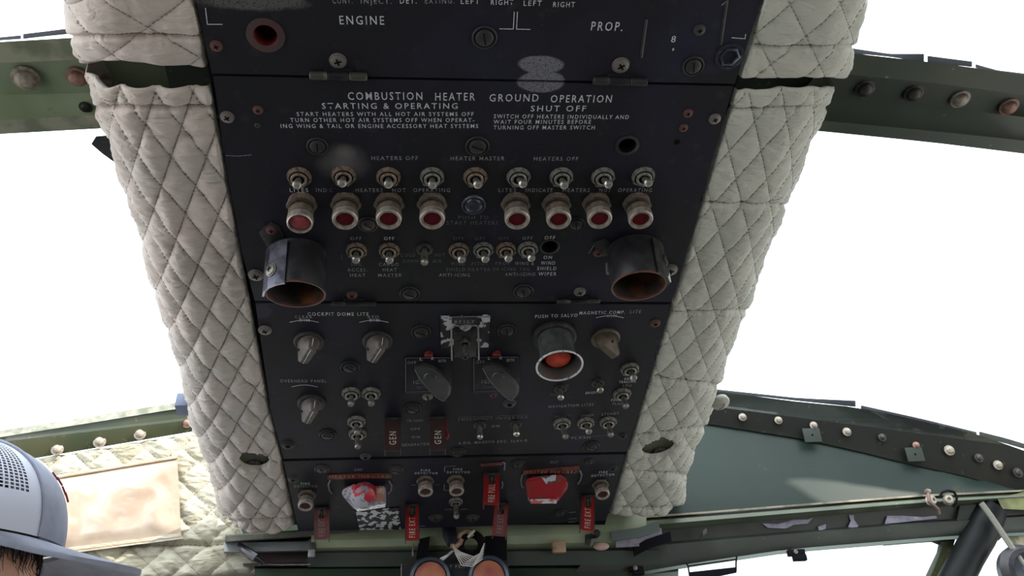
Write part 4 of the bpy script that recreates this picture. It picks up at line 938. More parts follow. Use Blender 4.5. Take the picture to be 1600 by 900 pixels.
# ignition switches
def ignition(cx, cy, dx, dy, label):
    r = empty('rotary_switch', at(cx, cy), label, 'switch', 'ignition switches with paddle handles'); f0 = pan(cx, cy)
    bm = bmesh.new(); q = [pan(x+dx, y+dy)-f0 for x, y in ((632, 559), (706, 558), (706, 613), (633, 614))]; prism(bm, [p.xy for p in q], .0002, .0016, .0004); finish(bm, 'name_plate', M_PANEL, r)
    bm = bmesh.new(); tube(bm, [pan(x+dx, y+dy, .0018)-f0 for x, y in ((634, 560), (634, 612), (678, 611))], .0004, 5); tube(bm, [pan(x+dx, y+dy, .0018)-f0 for x, y in ((635, 559.5), (704, 559))], .0004, 5); fb_ = finish(bm, 'plate_border', mat('plate_border_grey', (.14, .14, .17, 1), .5), r); fb_['kind'] = 'stuff'
    bm = bmesh.new(); lathe(bm, [(.013, .0016), (.013, .006), (.0115, .009), (0, .009)], 28, Matrix.Translation(pan(672+dx, 583+dy)-f0)); finish(bm, 'hub', M_FAST, r)
    zt = .021
    out = [(646.6, 574), (662, 573), (678, 577.5), (687, 586), (699.5, 597), (705, 608), (703.5, 619), (696, 627), (691, 627), (683, 622), (671, 610), (657, 594)]
    q = [pan(x+dx, y+dy, zt)-f0 for x, y in out]
    bm = bmesh.new(); hullm(bm, [Vector((p.x, p.y, zt-.0015)) for p in q] + [Vector((p.x*.9, p.y*.9, zt)) for p in q] + [Vector((p.x*.9, p.y*.9, zt-.009)) for p in q])
    bmesh.ops.bevel(bm, geom=[e_ for e_ in bm.edges if e_.calc_face_angle(0) > .5], offset=.0007, segments=2, affect='EDGES'); finish(bm, 'handle', mat('grey_black_paddle', (.038, .038, .042, 1), .34, 0, (.05, .05, .054, 1), 60), r, None, 30)
    bm = bmesh.new(); c_ = pan(672.5+dx, 588+dy, zt)-f0; tube(bm, [c_+Vector((.0058*math.cos(a), .0052*math.sin(a), .0006)) for a in [math.radians(g) for g in range(-20, 201, 20)]], .0011, 6); finish(bm, 'hub_ridge', mat('grey_black_paddle', (.04,)*3+(1,)), r)
    bm = bmesh.new(); tube(bm, [pan(x+dx, y+dy, zt-.0005)-f0 for x, y in ((648, 577), (657, 594), (671, 609.5), (683, 621.5), (691, 626.5), (696, 626))], .00045, 6); finish(bm, 'bright_edge', mat('bright_paddle_edge', (.22, .21, .27, 1), .4, .2), r)  # bright line along the left and lower paddle edge
    for (x0, y0, tt, mm) in ((640, 569, 'OFF', M_GREYL), (657, 563, 'L', M_WHITE), (675, 562.5, 'R', M_WHITE), (688, 566, 'BOTH', M_WHITE)):
        w_ = 5.5*len(tt) if tt != 'BOTH' else 14
        letter_on(r, tt, x0+dx-w_*.2, x0+dx+w_*.6, y0+dy, 4.5, mm, f0, .0019)
    letter_on(r, 'IGN', 646+dx, 661+dx, 600+dy, 5.5, M_GREYL, f0, .0019)
    letter_on(r, 'SWITCH', 650+dx, 672+dx, 607+dy, 3.5, M_FAINT, f0, .0019)
    bm = bmesh.new(); q = [pan(x+dx, y+dy, .0016)-f0 for x, y in ((663, 556.5), (676, 556.5), (676, 552), (670, 550), (664, 552))]; prism(bm, [p.xy for p in q], .0002, .0022); finish(bm, 'red_mark', mat('red_mark', (.4, .04, .03, 1), .5, 0, (.08, .02, .02, 1), 250, .5, .6), r)
def letter_on(root, tt, x0, x1, yb, h, m, f0, z):
    o = letter(root, tt, x0, x1, yb, h, m, None, z); o.location = -Vector((f0.x, f0.y, 0)); return o
ignition(672, 588, 0, 0, 'left ignition switch with a dark paddle handle on a square plate')
ignition(778, 587, 106.5, -1, 'right ignition switch with a dark paddle handle on a square plate')
letter_on(r, 'RESET', 710, 741, 505.5, 5, M_GREYL, f0, .0026)

# heater handles
def hhandle(basepx, toppx, m, label, strip, stxt, brk, dyt):
    c_ = pan(sum(p[0] for p in basepx)/len(basepx), sum(p[1] for p in basepx)/len(basepx))
    r = empty('pull_handle', PM @ Matrix.Translation((c_.x, c_.y, 0)), label, 'handle', 'large chipped heater handles'); f0 = Vector((c_.x, c_.y, 0))
    bm = bmesh.new(); hullm(bm, [pan(x, y, .0035)-f0 for x, y in basepx]+[pan(x, y, zz)-f0 for x, y, zz in toppx])
    bmesh.ops.bevel(bm, geom=[e_ for e_ in bm.edges if e_.calc_face_angle(0) > .3], offset=.0016, segments=3, affect='EDGES'); finish(bm, 'grip', m, r, None, 30)
    bm = bmesh.new(); mid = f0*0; lathe(bm, [(.010, 0), (.010, .0045), (0, .0045)], 24); finish(bm, 'shaft_collar', M_FAST, r)
    bm = bmesh.new(); q = [pan(x, y)-f0 for x, y in strip]; prism(bm, [p.xy for p in q], .0002, .0012, .0002); finish(bm, 'name_strip', mat('dull_red_strip', (.12, .025, .02, 1), .5, 0, (.07, .02, .018, 1), 120), r)
    letter_on(r, stxt, strip[0][0]+3, strip[1][0]-3, strip[3][1]-1.2, 4.2, mat('orange_letter_paint', (.55, .22, .10, 1), .6, 0, (.3, .08, .04, 1), 400), f0, .0015)
    for pl in brk:
        bm = bmesh.new(); tube(bm, [pan(x, y, .0012)-f0 for x, y in pl], .0011, 6); finish(bm, 'end_mark', mat('mark_grey_paint', (.16, .16, .20, 1), .5), r)
    return r, f0
hr, f0 = hhandle([(535, 764), (552, 755), (602, 759), (604, 768), (560, 776), (538, 774)], [(533, 770, .012), (536, 776, .016), (554, 792, .026), (556, 799, .026), (603, 792, .026), (602, 784, .026), (602, 770, .014)], M_CHIP,
        'white and red chipped heater handle on the left above the peeled plate', [(512, 741), (612, 739), (612, 746), (512, 748)], 'HEATER INBOARD', [[(516, 750), (513, 757), (515, 766), (519, 771)], [(608, 752), (612, 758), (611, 766), (607, 771)]], 0)
bm = bmesh.new(); lathe(bm, [(.0150, -.008), (.0158, .0), (.0135, .006), (.008, .0095), (0, .0105)], 28, Matrix.Translation(pan(569, 775, .017)-f0) @ Matrix.Rotation(-.75, 4, 'X')); finish(bm, 'grip_dome', M_CHIP, hr)
def face_patch(root, f0, pts, nm, m, th=.0012):
    bm = bmesh.new(); q = [pan(x, y, z)-f0 for x, y, z in pts]; n_ = (q[1]-q[0]).cross(q[2]-q[0]).normalized(); n_ = n_ if n_.z > 0 or n_.y > .3 else -n_
    hullm(bm, q+[v+n_*th for v in q]); finish(bm, nm, m, root)
face_patch(hr, f0, [(588, 763, .0105), (601, 763, .0115), (601, 783, .0255), (588, 784, .0255)], 'worn_recess', mat('orange_brown_wear', (.24, .09, .06, 1), .5, 0, (.34, .24, .18, 1), 90, .45, .55))
face_patch(hr, f0, [(556, 793, .0262), (602, 785.5, .0262), (602, 791, .0262), (558, 798, .0262)], 'front_edge', M_CHROME)
hr, f0 = hhandle([(822, 750), (830, 744), (878, 740), (886, 750), (870, 760), (826, 764)], [(820, 752, .010), (887, 754, .012), (888, 763, .014), (872, 778, .025), (871, 786, .025), (827, 786, .025), (824, 779, .025)], M_CHIPR,
        'mostly red chipped heater handle on the right of the lowest section', [(817, 735), (905, 727), (905, 733), (817, 741)], 'HEATER INBOARD', [[(816, 742), (814, 750), (815, 758), (817, 762)], [(906, 735), (909, 742), (907, 750), (903, 756)]], 0)
face_patch(hr, f0, [(829, 780, .0252), (870, 779, .0252), (869.5, 785.5, .0252), (829, 785.5, .0252)], 'front_edge', mat('white_edge_red_chips', (.55, .55, .6, 1), .4, .1, (.5, .05, .05, 1), 110, .5, .53))
face_patch(hr, f0, [(851, 760, .013), (861, 760, .013), (863, 772, .0205), (852, 773, .0205)], 'bare_spot', M_CHROME)
# white front faces with red chips
for nm, pts, mm in (('front_edge', [(556, 792), (601, 786), (601, 791), (557, 797)], M_CHROME),):
    pass
# peeled white plate
bm = bmesh.new(); q = [pan(x, y) for x, y in ((556, 798), (624, 792), (626, 826), (562, 827))]; prism(bm, [p.xy for p in q], .0003, .0012, .0002)
pp_ = finish(bm, 'peeled_plate', M_PEEL, pLow)

# switch guards
def guard(base, end, L, wd, m, txt, tm, label, back=None, notch=True, txtscale=1.0):
    r = empty('switch_guard', at(*base), label, 'switch guard', 'channel shaped switch guards')
    z0 = .003; d = tipdir(pan(*base)+Vector((0, 0, z0)), end, L)
    A = Matrix.Translation((0, 0, z0)) @ aim(d).to_4x4()      # local: x across, y = up face, z along guard
    th = .0012; hw_ = wd/2
    bm = bmesh.new()
    out = [(-hw_, 0), (-hw_*.55, 0), (-hw_*.5, L*.26), (-hw_*.25, L*.33), (hw_*.25, L*.33), (hw_*.5, L*.26), (hw_*.55, 0), (hw_, 0), (hw_, L*.93), (hw_*.8, L), (-hw_*.8, L), (-hw_, L*.93)] if notch else [(-hw_, 0), (hw_, 0), (hw_, L*.95), (hw_*.85, L), (-hw_*.85, L), (-hw_, L*.95)]
    a = [bm.verts.new(A @ Vector((x, .004, z))) for x, z in out]; b = [bm.verts.new(A @ Vector((x, .004-th, z))) for x, z in out]; n = len(out)
    bm.faces.new(a); bm.faces.new(b[::-1])
    for i in range(n): bm.faces.new((a[i], b[i], b[(i+1) % n], a[(i+1) % n]))
    bmesh.ops.triangulate(bm, faces=[f for f in bm.faces if len(f.verts) > 4])
    finish(bm, 'guard_face', m, r, None, 25)
    for sg in (-1, 1):
        bm = bmesh.new(); box(bm, sg*hw_-th*.5, sg*hw_+th*.5, -.007, .0042, 0, L*.95, 0, A, .0003); finish(bm, 'guard_flange', back or m, r)
    bm = bmesh.new(); box(bm, -hw_*1.1, hw_*1.1, -.009, .006, -.0025, 0, 0, Matrix.Translation((0, 0, z0)), .0004); finish(bm, 'hinge_block', M_FAST, r)
    bm = bmesh.new(); lathe(bm, [(.0022, 0), (.0026, .010), (.003, .014), (0, .0165)], 12, Matrix.Translation((0, -.001, z0)) @ aim(Vector((0, -.1, 1))).to_4x4()); finish(bm, 'lever', M_LEVD, r)
    if txt:
        me = text_mesh(txt); xs = [v.co.x for v in me.vertices]; yv = [v.co.y for v in me.vertices]; x1, y1 = max(xs), max(yv); x0 = min(xs)
        Lt = (L*.58 if notch else L*.42)*txtscale; zc = L*.93 if notch else L*.82; ht = wd*.44
        for v in me.vertices:
            u = (v.co.x-x0)/(x1-x0); vv = v.co.y/y1
            v.co = A @ Vector((-ht/2+ht*(1-vv)-0, .0043, zc-Lt*u)) if False else A @ Vector((ht/2-ht*(1-vv), .0043, zc-Lt*u)) if False else A @ Vector((-ht/2*-1-ht*vv if False else (-ht/2+ht*(1-vv)), .0043, zc-Lt*u))
        me.materials.append(tm); o = bpy.data.objects.new('lettering', me); C.objects.link(o); o.parent = r
    return r
gr = mat('cream_letter_paint', (.5, .42, .36, 1), .6); gw = mat('pinkish_letter_paint', (.26, .19, .19, 1), .6)
guard((503, 795), (503, 845), .046, .0165, M_DRED, 'FIRE EXT', gw, 'dull brown red switch guard hanging at the lower left corner', M_DRED)
guard((644, 790), (644, 847), .050, .0165, M_RED, 'FIRE EXT', gr, 'red switch guard hanging past the panel edge left of the wire bundle', M_BRED)
guard((768, 742), (767.5, 792), .050, .0175, M_RED, 'FIRE PULL', gr, 'bright red switch guard, higher one of the pair right of centre', M_RED)
guard((783, 788), (780, 840), .046, .0165, M_DRED, 'FIRE EXT', gw, 'dull red switch guard, lower one of the pair right of centre', M_RED)
guard((918, 776), (917, 832), .050, .0165, M_RED, 'FIRE EXT', gr, 'red switch guard hanging at the lower right corner beside the pad', M_BRED)
guard((614, 656), (613.5, 708), .044, .0165, M_BRED, 'GEN', gr, 'brown generator guard lettered GEN, left one of two', M_BRED, False)
guard((684, 655), (684, 707), .044, .0165, M_BRED, 'GEN', gr, 'brown generator guard, right one beside the thin red lever', M_BRED, False)
r = empty('red_lever', at(697, 655), 'thin red lever right of the second generator guard', 'lever'); f0 = pan(697, 655)
bm = bmesh.new(); tube(bm, [(0, 0, .001), pan(697, 665, .010)-f0, pan(697.5, 675, .018)-f0], .0012, 8); finish(bm, 'shank', M_RED, r)
bm = bmesh.new(); lathe(bm, [(0, -.003), (.0026, -.002), (.003, .001), (.002, .004), (0, .005)], 14, Matrix.Translation(pan(698, 680, .020)-f0)); finish(bm, 'tip', M_RED, r)
# red strip above the higher guard
r = empty('name_strip', at(768, 726), 'small red name strip with bent grey end above the higher red guard', 'name plate'); f0 = pan(768, 726)
bm = bmesh.new(); q = [pan(x, y)-f0 for x, y in ((750, 724), (786, 721.5), (786, 725), (752, 728))]; prism(bm, [p.xy for p in q], .0002, .0014, .0002); finish(bm, 'strip', mat('dull_red_strip', (.12, .025, .02, 1)), r)
bm = bmesh.new(); tube(bm, [pan(x, y, .0012)-f0 for x, y in ((786, 722), (789, 724), (788, 734))], .001, 6); finish(bm, 'end_mark', mat('mark_grey_paint', (.16, .16, .20, 1)), r)
bm = bmesh.new(); tube(bm, [pan(x, y, .0012)-f0 for x, y in ((784.5, 752), (785.5, 758), (784, 763))], .001, 6); finish(bm, 'end_mark', mat('mark_grey_paint', (.16, .16, .20, 1)), r)

# ================================================================== FRONT STRUCTURE
def struct_loft(name, rails, m, label, mis=None, n=20):
    o = loft(name, rails, m, None, mis); struct(o); o['label'] = label; return o
# lower roof beam, left
tl = [(-120, 694), (0, 673), (140, 651), (280, 628), (420, 612)]
n = 16
bl = struct_loft('trim_5', [railb(tl, -.035, n), railb(tl, .024, n), railb([(x, y+10) for x, y in tl], .030, n), railb([(x, y+10) for x, y in tl], .026, n),
     railb([(x, y+30) for x, y in tl], .022, n), railb([(-120, 746), (50, 717), (297, 675), (420, 655)], .012, n), railb([(-120, 746), (50, 717), (297, 675), (420, 655)], -.03, n)],
     [M_OLIVE, M_TAN], 'olive front roof beam on the left above the quilted side pad', [1, 1, 1, 0, 0, 0, 0])
for (px, py, r_) in ((90, 703, .011), (156, 691, .0115), (219, 679, .011), (293, 662, .009)): bolt(bl, BM @ Matrix.Translation(bul(px, py, .016)), r_*.55, .008, M_SCREW if px != 293 else M_RSCREW)
# lower roof beam, right
tr_ = [(1000, 600), (1125, 612), (1250, 628), (1337, 636), (1425, 654), (1526, 678), (1578, 696), (1700, 740)]
br_ = [(1000, 648), (1110, 663), (1250, 685), (1337, 704), (1425, 726), (1512, 745), (1578, 765), (1700, 800)]
md_ = [(a[0], a[1]*.72+b[1]*.28) for a, b in zip(tr_, br_)]
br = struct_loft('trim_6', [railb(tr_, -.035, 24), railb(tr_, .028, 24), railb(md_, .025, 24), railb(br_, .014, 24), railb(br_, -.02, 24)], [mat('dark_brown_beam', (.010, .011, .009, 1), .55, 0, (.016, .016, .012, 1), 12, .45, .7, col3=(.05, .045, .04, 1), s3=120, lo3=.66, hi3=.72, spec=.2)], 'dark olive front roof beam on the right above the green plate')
for (px, py, rr, mm) in ((1160, 652, .0045, M_SCREW), (1216, 657, .0045, M_SCREW), (1271, 665, .0045, M_SCREW), (1323, 675, .005, M_SCREW), (1378, 684, .0045, M_FASTW), (1431, 696, .004, M_RSCREW), (1483, 704, .006, M_SCREW), (1529, 716, .005, M_FASTW), (1559, 727, .0055, M_SCREW), (1590, 739, .0055, M_FASTW)):
    bolt(br, BM @ Matrix.Translation(bul(px, py, .024)), rr, .006, mm)
# ragged rubber seal on top
for i, (pl, lab) in enumerate(((((1118, 611, 3), (1250, 626, 4), (1337, 635, 9)), 'long thin black seal on the right front roof beam beside the pad'), (((1345, 638, 5), (1440, 657, 3), (1526, 678, 3)), 'middle black seal strip on the right front roof beam'), (((1530, 679, 5), (1570, 692, 8), (1620, 706, 7)), 'ragged black seal at the outer end of the right front roof beam'))):
    top = [(p[0], p[1]-p[2]) for p in pl]; bot = [(p[0], p[1]+1) for p in pl]
    tag(loft('rubber_seal', [railb(top, .0, 8), railb(bot, .012, 8), railb(bot, -.02, 8), railb(top, -.02, 8)], M_RUBBER), lab, 'seal', 'seal strips on front roof beam')
for (px, py, lab) in ((1267, 683, 'small olive bracket tab below the right beam, nearer the pad'), (1427, 713, 'small olive bracket tab below the right beam, nearer the frame edge')):
    r = empty('bracket_tab', BM @ Matrix.Translation(bul(px, py, .02)), lab, 'bracket', 'bracket tabs under the right beam')
    bm = bmesh.new(); box(bm, -.0135, .0135, -.010, .012, .004, .0065, bev=.0008); finish(bm, 'tab', mat('grey_green_tab', (.040, .050, .042, 1), .5, spec=.2), r)
    bm = bmesh.new(); lathe(bm, [(.0018, .0065), (.0018, .0068), (0, .0068)], 12, Matrix.Translation((0, .001, 0))); finish(bm, 'tab_hole', M_DARK, r)
# green plate on the right
def sheet(name, top, bot, z0, z1, m, label, n=16, th=.004, mis=None):
    return struct_loft(name, [railb(top, z0, n), railb(bot, z1, n), railb(bot, z1-th, n), railb(top, z0-th, n)], m, label)
sheet('wall_front_right', [(960, 630), (1110, 660), (1250, 682), (1337, 701), (1425, 723), (1512, 742), (1700, 796)], [(940, 812), (1065, 803), (1230, 790), (1438, 775), (1560, 768), (1700, 760)], .010, .030, M_TEAL, 'teal green metal plate below the right front roof beam', th=.006)
# bright lip and rail under it
lip = [(930, 812), (1065, 802), (1230, 789), (1438, 773), (1520, 769), (1600, 765), (1700, 760)]
def off(pl, d, d2=None): 
    d2 = d if d2 is None else d2; n_ = len(pl)-1
    return [(p[0], p[1]+d+(d2-d)*i/n_) for i, p in enumerate(pl)]
struct_loft('trim_7', [railb(lip, .030, 20), railb(lip, .040, 20), railb(off(lip, 3), .040, 20), railb(off(lip, 3), .030, 20)], M_TAN, 'bright worn lip along the foot of the green plate')
struct_loft('trim_8', [railb(off(lip, 3), .028, 20), railb(off(lip, 8), .040, 20), railb(off(lip, 15, 10), .042, 20), railb(off(lip, 24, 15), .032, 20), railb(off(lip, 24, 15), 0, 20), railb(off(lip, 3), 0, 20)], mat('mid_olive_rail', (.10, .12, .08, 1), .38, 0, (.07, .09, .06, 1), 14, .4, .6, col3=(.2, .18, .14, 1), s3=120, lo3=.66, hi3=.72), 'rounded olive rail below the bright lip on the right')
wt = [(900, 905), (1005, 896), (1075, 884), (1232, 861), (1464, 842), (1530, 838), (1700, 830)]
struct_loft('trim_9', [railb(off(lip, 23, 14), .026, 20), railb(off(lip, 44, 38), .022, 20), railb(off(lip, 48, 41), .034, 20), railb(off(wt, -14, -8), .034, 20), railb(off(wt, -2), .030, 20), railb(off(wt, -2), -.02, 20), railb(off(lip, 23, 14), -.02, 20)], M_OLIVEK, 'dark window header on the right')
# peeled primer patches on the header
for k, (pl, lab) in enumerate((([(1190, 818), (1215, 819), (1240, 812), (1262, 812), (1270, 809), (1262, 818), (1240, 820), (1228, 826), (1200, 825)], 0), ([(1326, 805), (1334, 805), (1334, 812), (1341, 822), (1338, 825), (1325, 824), (1329, 814)], 0), ([(1386, 806), (1410, 806), (1440, 808), (1462, 806), (1464, 810), (1430, 814), (1382, 819)], 0), ([(1278, 823), (1290, 819), (1290, 826), (1280, 830)], 0), ([(985, 848), (1000, 842), (1012, 852), (1008, 860), (975, 855)], 0))):
    bm = bmesh.new(); prism(bm, [bul(x, y, .026).xy for x, y in pl], .0255, .0268)
    tag(finish(bm, 'bare_primer_patch', M_LAV, None, BM), ['long lavender primer patch on the dark header nearest the pad', 'triangular lavender primer patch on the dark header', 'widest lavender primer patch near the two eye bolts', 'small round lavender primer patch beside the long one', 'lavender primer patch beside the hanging red guard'][k], 'paint patch', 'bare primer patches on the header')
pane('trim_21', [(-150, 770), (300, 700), (1090, 690), (1090, 868), (1005, 893), (955, 900), (955, 1000), (-150, 1000)], M_OLIVED, .01, BM, bul, -.03, 'olive front bulkhead behind header and side pad')
# windshield: frame, glass, posts
gp = [(820, 925), (1005, 894), (1075, 882), (1232, 859), (1464, 841), (1500, 838), (1480, 1000), (820, 1000)]
pane('window_5', gp, M_WGLASS, .006, BM, bul, .0, 'tinted windshield pane at the lower right')
pane('window_6', [(1500, 830), (1720, 830), (1720, 1010), (1490, 1010)], glass('side_pane_glass', (.80, .84, .85, 1)), .006, BM, bul, -.01, 'small side pane at the lower right corner')
# olive corner frame of the windshield
fo = [(1380, 849), (1440, 844), (1464, 842), (1473, 846), (1472, 858), (1455, 900), (1420, 990)]
fi = [(1380, 853), (1440, 848), (1458, 847), (1466, 850), (1465, 860), (1446, 900), (1408, 990)]
fo2 = [(1380, 840), (1440, 835), (1484, 830), (1494, 838), (1487, 862), (1470, 900), (1430, 990)]
struct_loft('trim_10', [railb(fi, .012, 20), railb(fo, .022, 20), railb(fo2, .022, 20), railb(fo2, 0, 20), railb(fi, 0, 20)], M_OLIVE, 'olive corner frame of the windshield')
# edge strip along the windshield top
struct_loft('trim_11', [railb(off(wt, -3), .032, 20), railb(off(wt, 2), .034, 20), railb(off(wt, 3), .010, 20), railb(off(wt, -3), .0, 20)], mat('grey_green_edge', (.13, .16, .14, 1), .45), 'thin grey green edge along the windshield top')
# post
bm = bmesh.new()
def bw(px, py, z): return BM @ bul(px, py, z)
tube(bm, [bw(1545, 800, .02), bw(1530, 838, .03), bw(1512, 870, .04), bw(1494, 905, .05), bw(1440, 1010, .07)], [.024, .023, .022, .022, .022], 28)
o = struct(finish(bm, 'trim_12', mat('gloss_black_post', (.004, .005, .005, 1), .5, 0, (.007, .009, .009, 1), 10, spec=.15))); o['label'] = 'glossy black windshield post'
bm = bmesh.new(); hullm(bm, [bw(x, y, z) for x, y in ((1500, 790), (1560, 785), (1575, 830), (1560, 845), (1500, 842), (1495, 812)) for z in (0, .03)]); o = struct(finish(bm, 'trim_13', M_OLIVEK)); o['label'] = 'dark junction where windshield post meets header'
# khaki plate and strut at the far right
bm = bmesh.new(); hullm(bm, [bw(x, y, z) for x, y in ((1558, 778), (1640, 760), (1660, 800), (1600, 792), (1566, 795)) for z in (.03, .04)]); tag(finish(bm, 'corner_plate', mat('khaki_green_plate', (.22, .24, .10, 1), .5, 0, (.10, .10, .05, 1), 30)), 'khaki green corner plate at the far right edge, uppermost', 'plate')  # khaki green base colour with darker mottling
bm = bmesh.new(); hullm(bm, [bw(x, y, z) for x, y in ((1556, 812), (1600, 808), (1660, 830), (1660, 862), (1600, 856), (1572, 846), (1560, 832)) for z in (.02, .03)]); tag(finish(bm, 'corner_plate', mat('tan_khaki', (.30, .26, .18, 1), .5, 0, (.10, .11, .05, 1), 60, .45, .55)), 'mottled tan corner plate at the far right edge, below the khaki one', 'plate')
bm = bmesh.new(); hullm(bm, [bw(x, y, z) for x, y in ((1556, 792), (1640, 790), (1660, 812), (1580, 812), (1558, 800)) for z in (.01, .02)]); hullm(bm, [bw(x, y, z) for x, y in ((1575, 848), (1650, 858), (1660, 880), (1600, 872)) for z in (.01, .02)]); o = struct(finish(bm, 'trim_14', M_OLIVEK)); o['label'] = 'dark backing of the far right corner plates'
bm = bmesh.new(); tube(bm, [bw(1533, 786, .06), bw(1548, 806, .062), bw(1572, 842, .066), (bw(1604, 890, .07)), bw(1640, 945, .075)], .0042, 10)
tag(finish(bm, 'strut', mat('pale_strut', (.30, .30, .26, 1), .35, .3)), 'thin pale diagonal strut at the far lower right', 'strut')
r = empty('round_fan', Matrix.Translation(bw(1600, 894, .06)) @ BM.to_3x3().to_4x4(), 'round black object cut off at the lower right corner of the frame', 'fan')
bm = bmesh.new(); lathe(bm, [(0, -.02), (.020, -.018), (.036, -.006), (.037, .004), (.030, .014), (.024, .016)], 32); finish(bm, 'housing', M_BARREL, r)
bm = bmesh.new(); lathe(bm, [(.024, .016), (.020, .010), (.010, .012), (.004, .020), (0, .021)], 32); finish(bm, 'hub', mat('hub_blue_black', (.03, .035, .05, 1), .3), r)
# eye bolts on the rail
for (px, py, lab) in ((1452, 783, 'left eye bolt with wire on the olive rail at the right'), (1481, 782, 'right eye bolt with dark hook on the olive rail')):
    r = empty('eye_bolt', BM @ Matrix.Translation(bul(px, py, .045)), lab, 'bolt', 'eye bolts on the rail'); k = 1 if px < 1470 else -1
    bm = bmesh.new(); lathe(bm, [(.0075, 0), (.0078, .004), (.0055, .0085), (.0025, .009), (.0022, .006), (0, .006)], 18, Matrix.Rotation(.3*k, 4, 'Y')); finish(bm, 'bolt_head', mat('pale_bolt', (.5, .45, .38, 1), .45, .2, (.25, .18, .15, 1), 120), r)
    bm = bmesh.new()
    if k == 1: tube(bm, [(0, .012, .003), (-.004, .006, .008), (-.007, -.003, .010), (-.001, -.009, .010), (.005, -.014, .008), (.007, -.020, .004)], .0022, 8); lathe(bm, [(0, -.004), (.004, -.003), (.0045, 0), (.003, .004), (0, .005)], 12, Matrix.Translation((0, .013, .003))); finish(bm, 'wire_loop', mat('pinkish_wire', (.20, .13, .11, 1), .5), r)
    else: tube(bm, [(-.014, .004, .004), (-.008, .011, .006), (.001, .013, .006), (.010, .011, .005), (.013, .004, .004), (.009, -.006, .003), (.004, -.010, .002)], .0018, 8); finish(bm, 'hook', M_RUBBER, r)
# window clips
for (px, py, ww, hh, lab) in ((1243, 869, 26, 18, 'black clip on the windshield top edge, right one'), (993, 893, 22, 14, 'black clip on the windshield top edge, beside the panel')):
    r = empty('window_clip', BM @ Matrix.Translation(bul(px, py, .035)), lab, 'clip', 'clips on the windshield edge')
    kx = (bul(px+ww/2, py, .035)-bul(px, py, .035)).length; ky = (bul(px, py+hh/2, .035)-bul(px, py, .035)).length
    bm = bmesh.new(); box(bm, -kx, kx, -ky*.1, ky, 0, .008, bev=.001); box(bm, -kx*.55, kx, -ky, 0, .002, .010, bev=.001); finish(bm, 'clip_body', M_RUBBER, r)
    bm = bmesh.new(); lathe(bm, [(.003, .008), (.003, .010), (0, .0108)], 12, Matrix.Translation((-kx*.2, ky*.5, 0))); finish(bm, 'rivet', M_SCREW, r)
# sun visor
r = empty('sun_visor', BM @ Matrix.Translation(bul(1112, 895, .04)), 'small framed visor hanging in front of the windshield', 'visor'); f0 = bul(1112, 895, .04)
bm = bmesh.new(); tube(bm, [bul(x, y, .04)-f0 for x, y in ((1072, 880), (1075, 884), (1078, 903))], .0012, 6); tube(bm, [bul(x, y, .04)-f0 for x, y in ((1151, 870), (1150, 880), (1150, 893))], .0012, 6); tube(bm, [bul(x, y, .04)-f0 for x, y in ((1075, 884.5), (1149, 874))], .0010, 6); finish(bm, 'frame_wire', M_RUBBER, r)
bm = bmesh.new(); hullm(bm, [bul(x, y, z)-f0 for x, y in ((1076, 894), (1150, 886), (1151, 895), (1079, 910)) for z in (.038, .044)]); finish(bm, 'lower_bar', M_RUBBER, r)

# ------------------------------------------------------------------ header under the panel
def hb(name, x0, x1, rows, m, label, n=10):
    """rows: (y at x0, y at x1, z)"""
    rails = [railb([(x0, a), (x1, b)], z, n) for a, b, z in rows]
    rails += [railb([(x0, rows[-1][0]), (x1, rows[-1][1])], -.03, n), railb([(x0, rows[0][0]), (x1, rows[0][1])], -.03, n)]
    return struct_loft(name, rails, m, label)
hb('trim_15', 352, 560, ((836, 822, .05), (838, 824, .055), (846, 831, .055), (848, 834, .035)), mat('grey_green_flange', (.12, .13, .10, 1), .5, 0, (.2, .19, .16, 1), 60, .5, .7), 'thin grey green flange under the left pad foot')
hb('trim_16', 486, 1010, ((815, 800, .045), (834, 818, .050), (845, 832, .052), (856, 846, .046), (864, 858, .030)), M_LITEG, 'light olive rounded header under the panel')
hb('trim_17', 480, 1030, ((862, 856, .032), (864, 860, .040), (886, 882, .034), (888, 884, .02)), mat('dark_grey_green', (.045, .055, .045, 1), .42, 0, (.03, .038, .032, 1), 10), 'dark grey green step of the header')
hb('trim_18', 398, 1060, ((885, 884, .016), (889, 888, .030), (905, 902, .036), (940, 930, .030)), M_OLIVED, 'lowest olive band of the header')
hb('trim_19', 350, 500, ((846, 844, .02), (848, 846, .032), (862, 860, .036), (864, 862, .022)), mat('pale_channel', (.32, .34, .36, 1), .3, .2, (.2, .22, .22, 1), 14), 'pale shiny channel strip at the lower left')
hb('trim_20', 380, 490, ((861, 860, .010), (880, 879, .012), (882, 881, .030), (885, 884, .030)), mat('dark_red_channel', (.05, .03, .03, 1), .5, 0, (.035, .03, .035, 1), 20), 'dark reddish recess below the pale channel')
bm = bmesh.new(); tube(bm, [bw(405, 881.5, .036), bw(440, 882.5, .038), bw(485, 882, .038)], .0011, 6); o = tag(finish(bm, 'bright_wire', M_SCREW), 'thin bright wire along the lower left channel', 'wire')
r = empty('latch_block', BM @ Matrix.Translation(bul(488, 858, .045)), 'small grey latch at the end of the lower left channel', 'latch')
bm = bmesh.new(); box(bm, -.005, .005, -.004, .012, 0, .006, bev=.001); finish(bm, 'latch_plate', mat('dark_grey_green', (.05,)*4), r)
bm = bmesh.new(); box(bm, -.0045, .0045, -.012, -.002, .003, .008, bev=.0012); finish(bm, 'latch_tongue', mat('pale_channel', (.3,)*4), r)
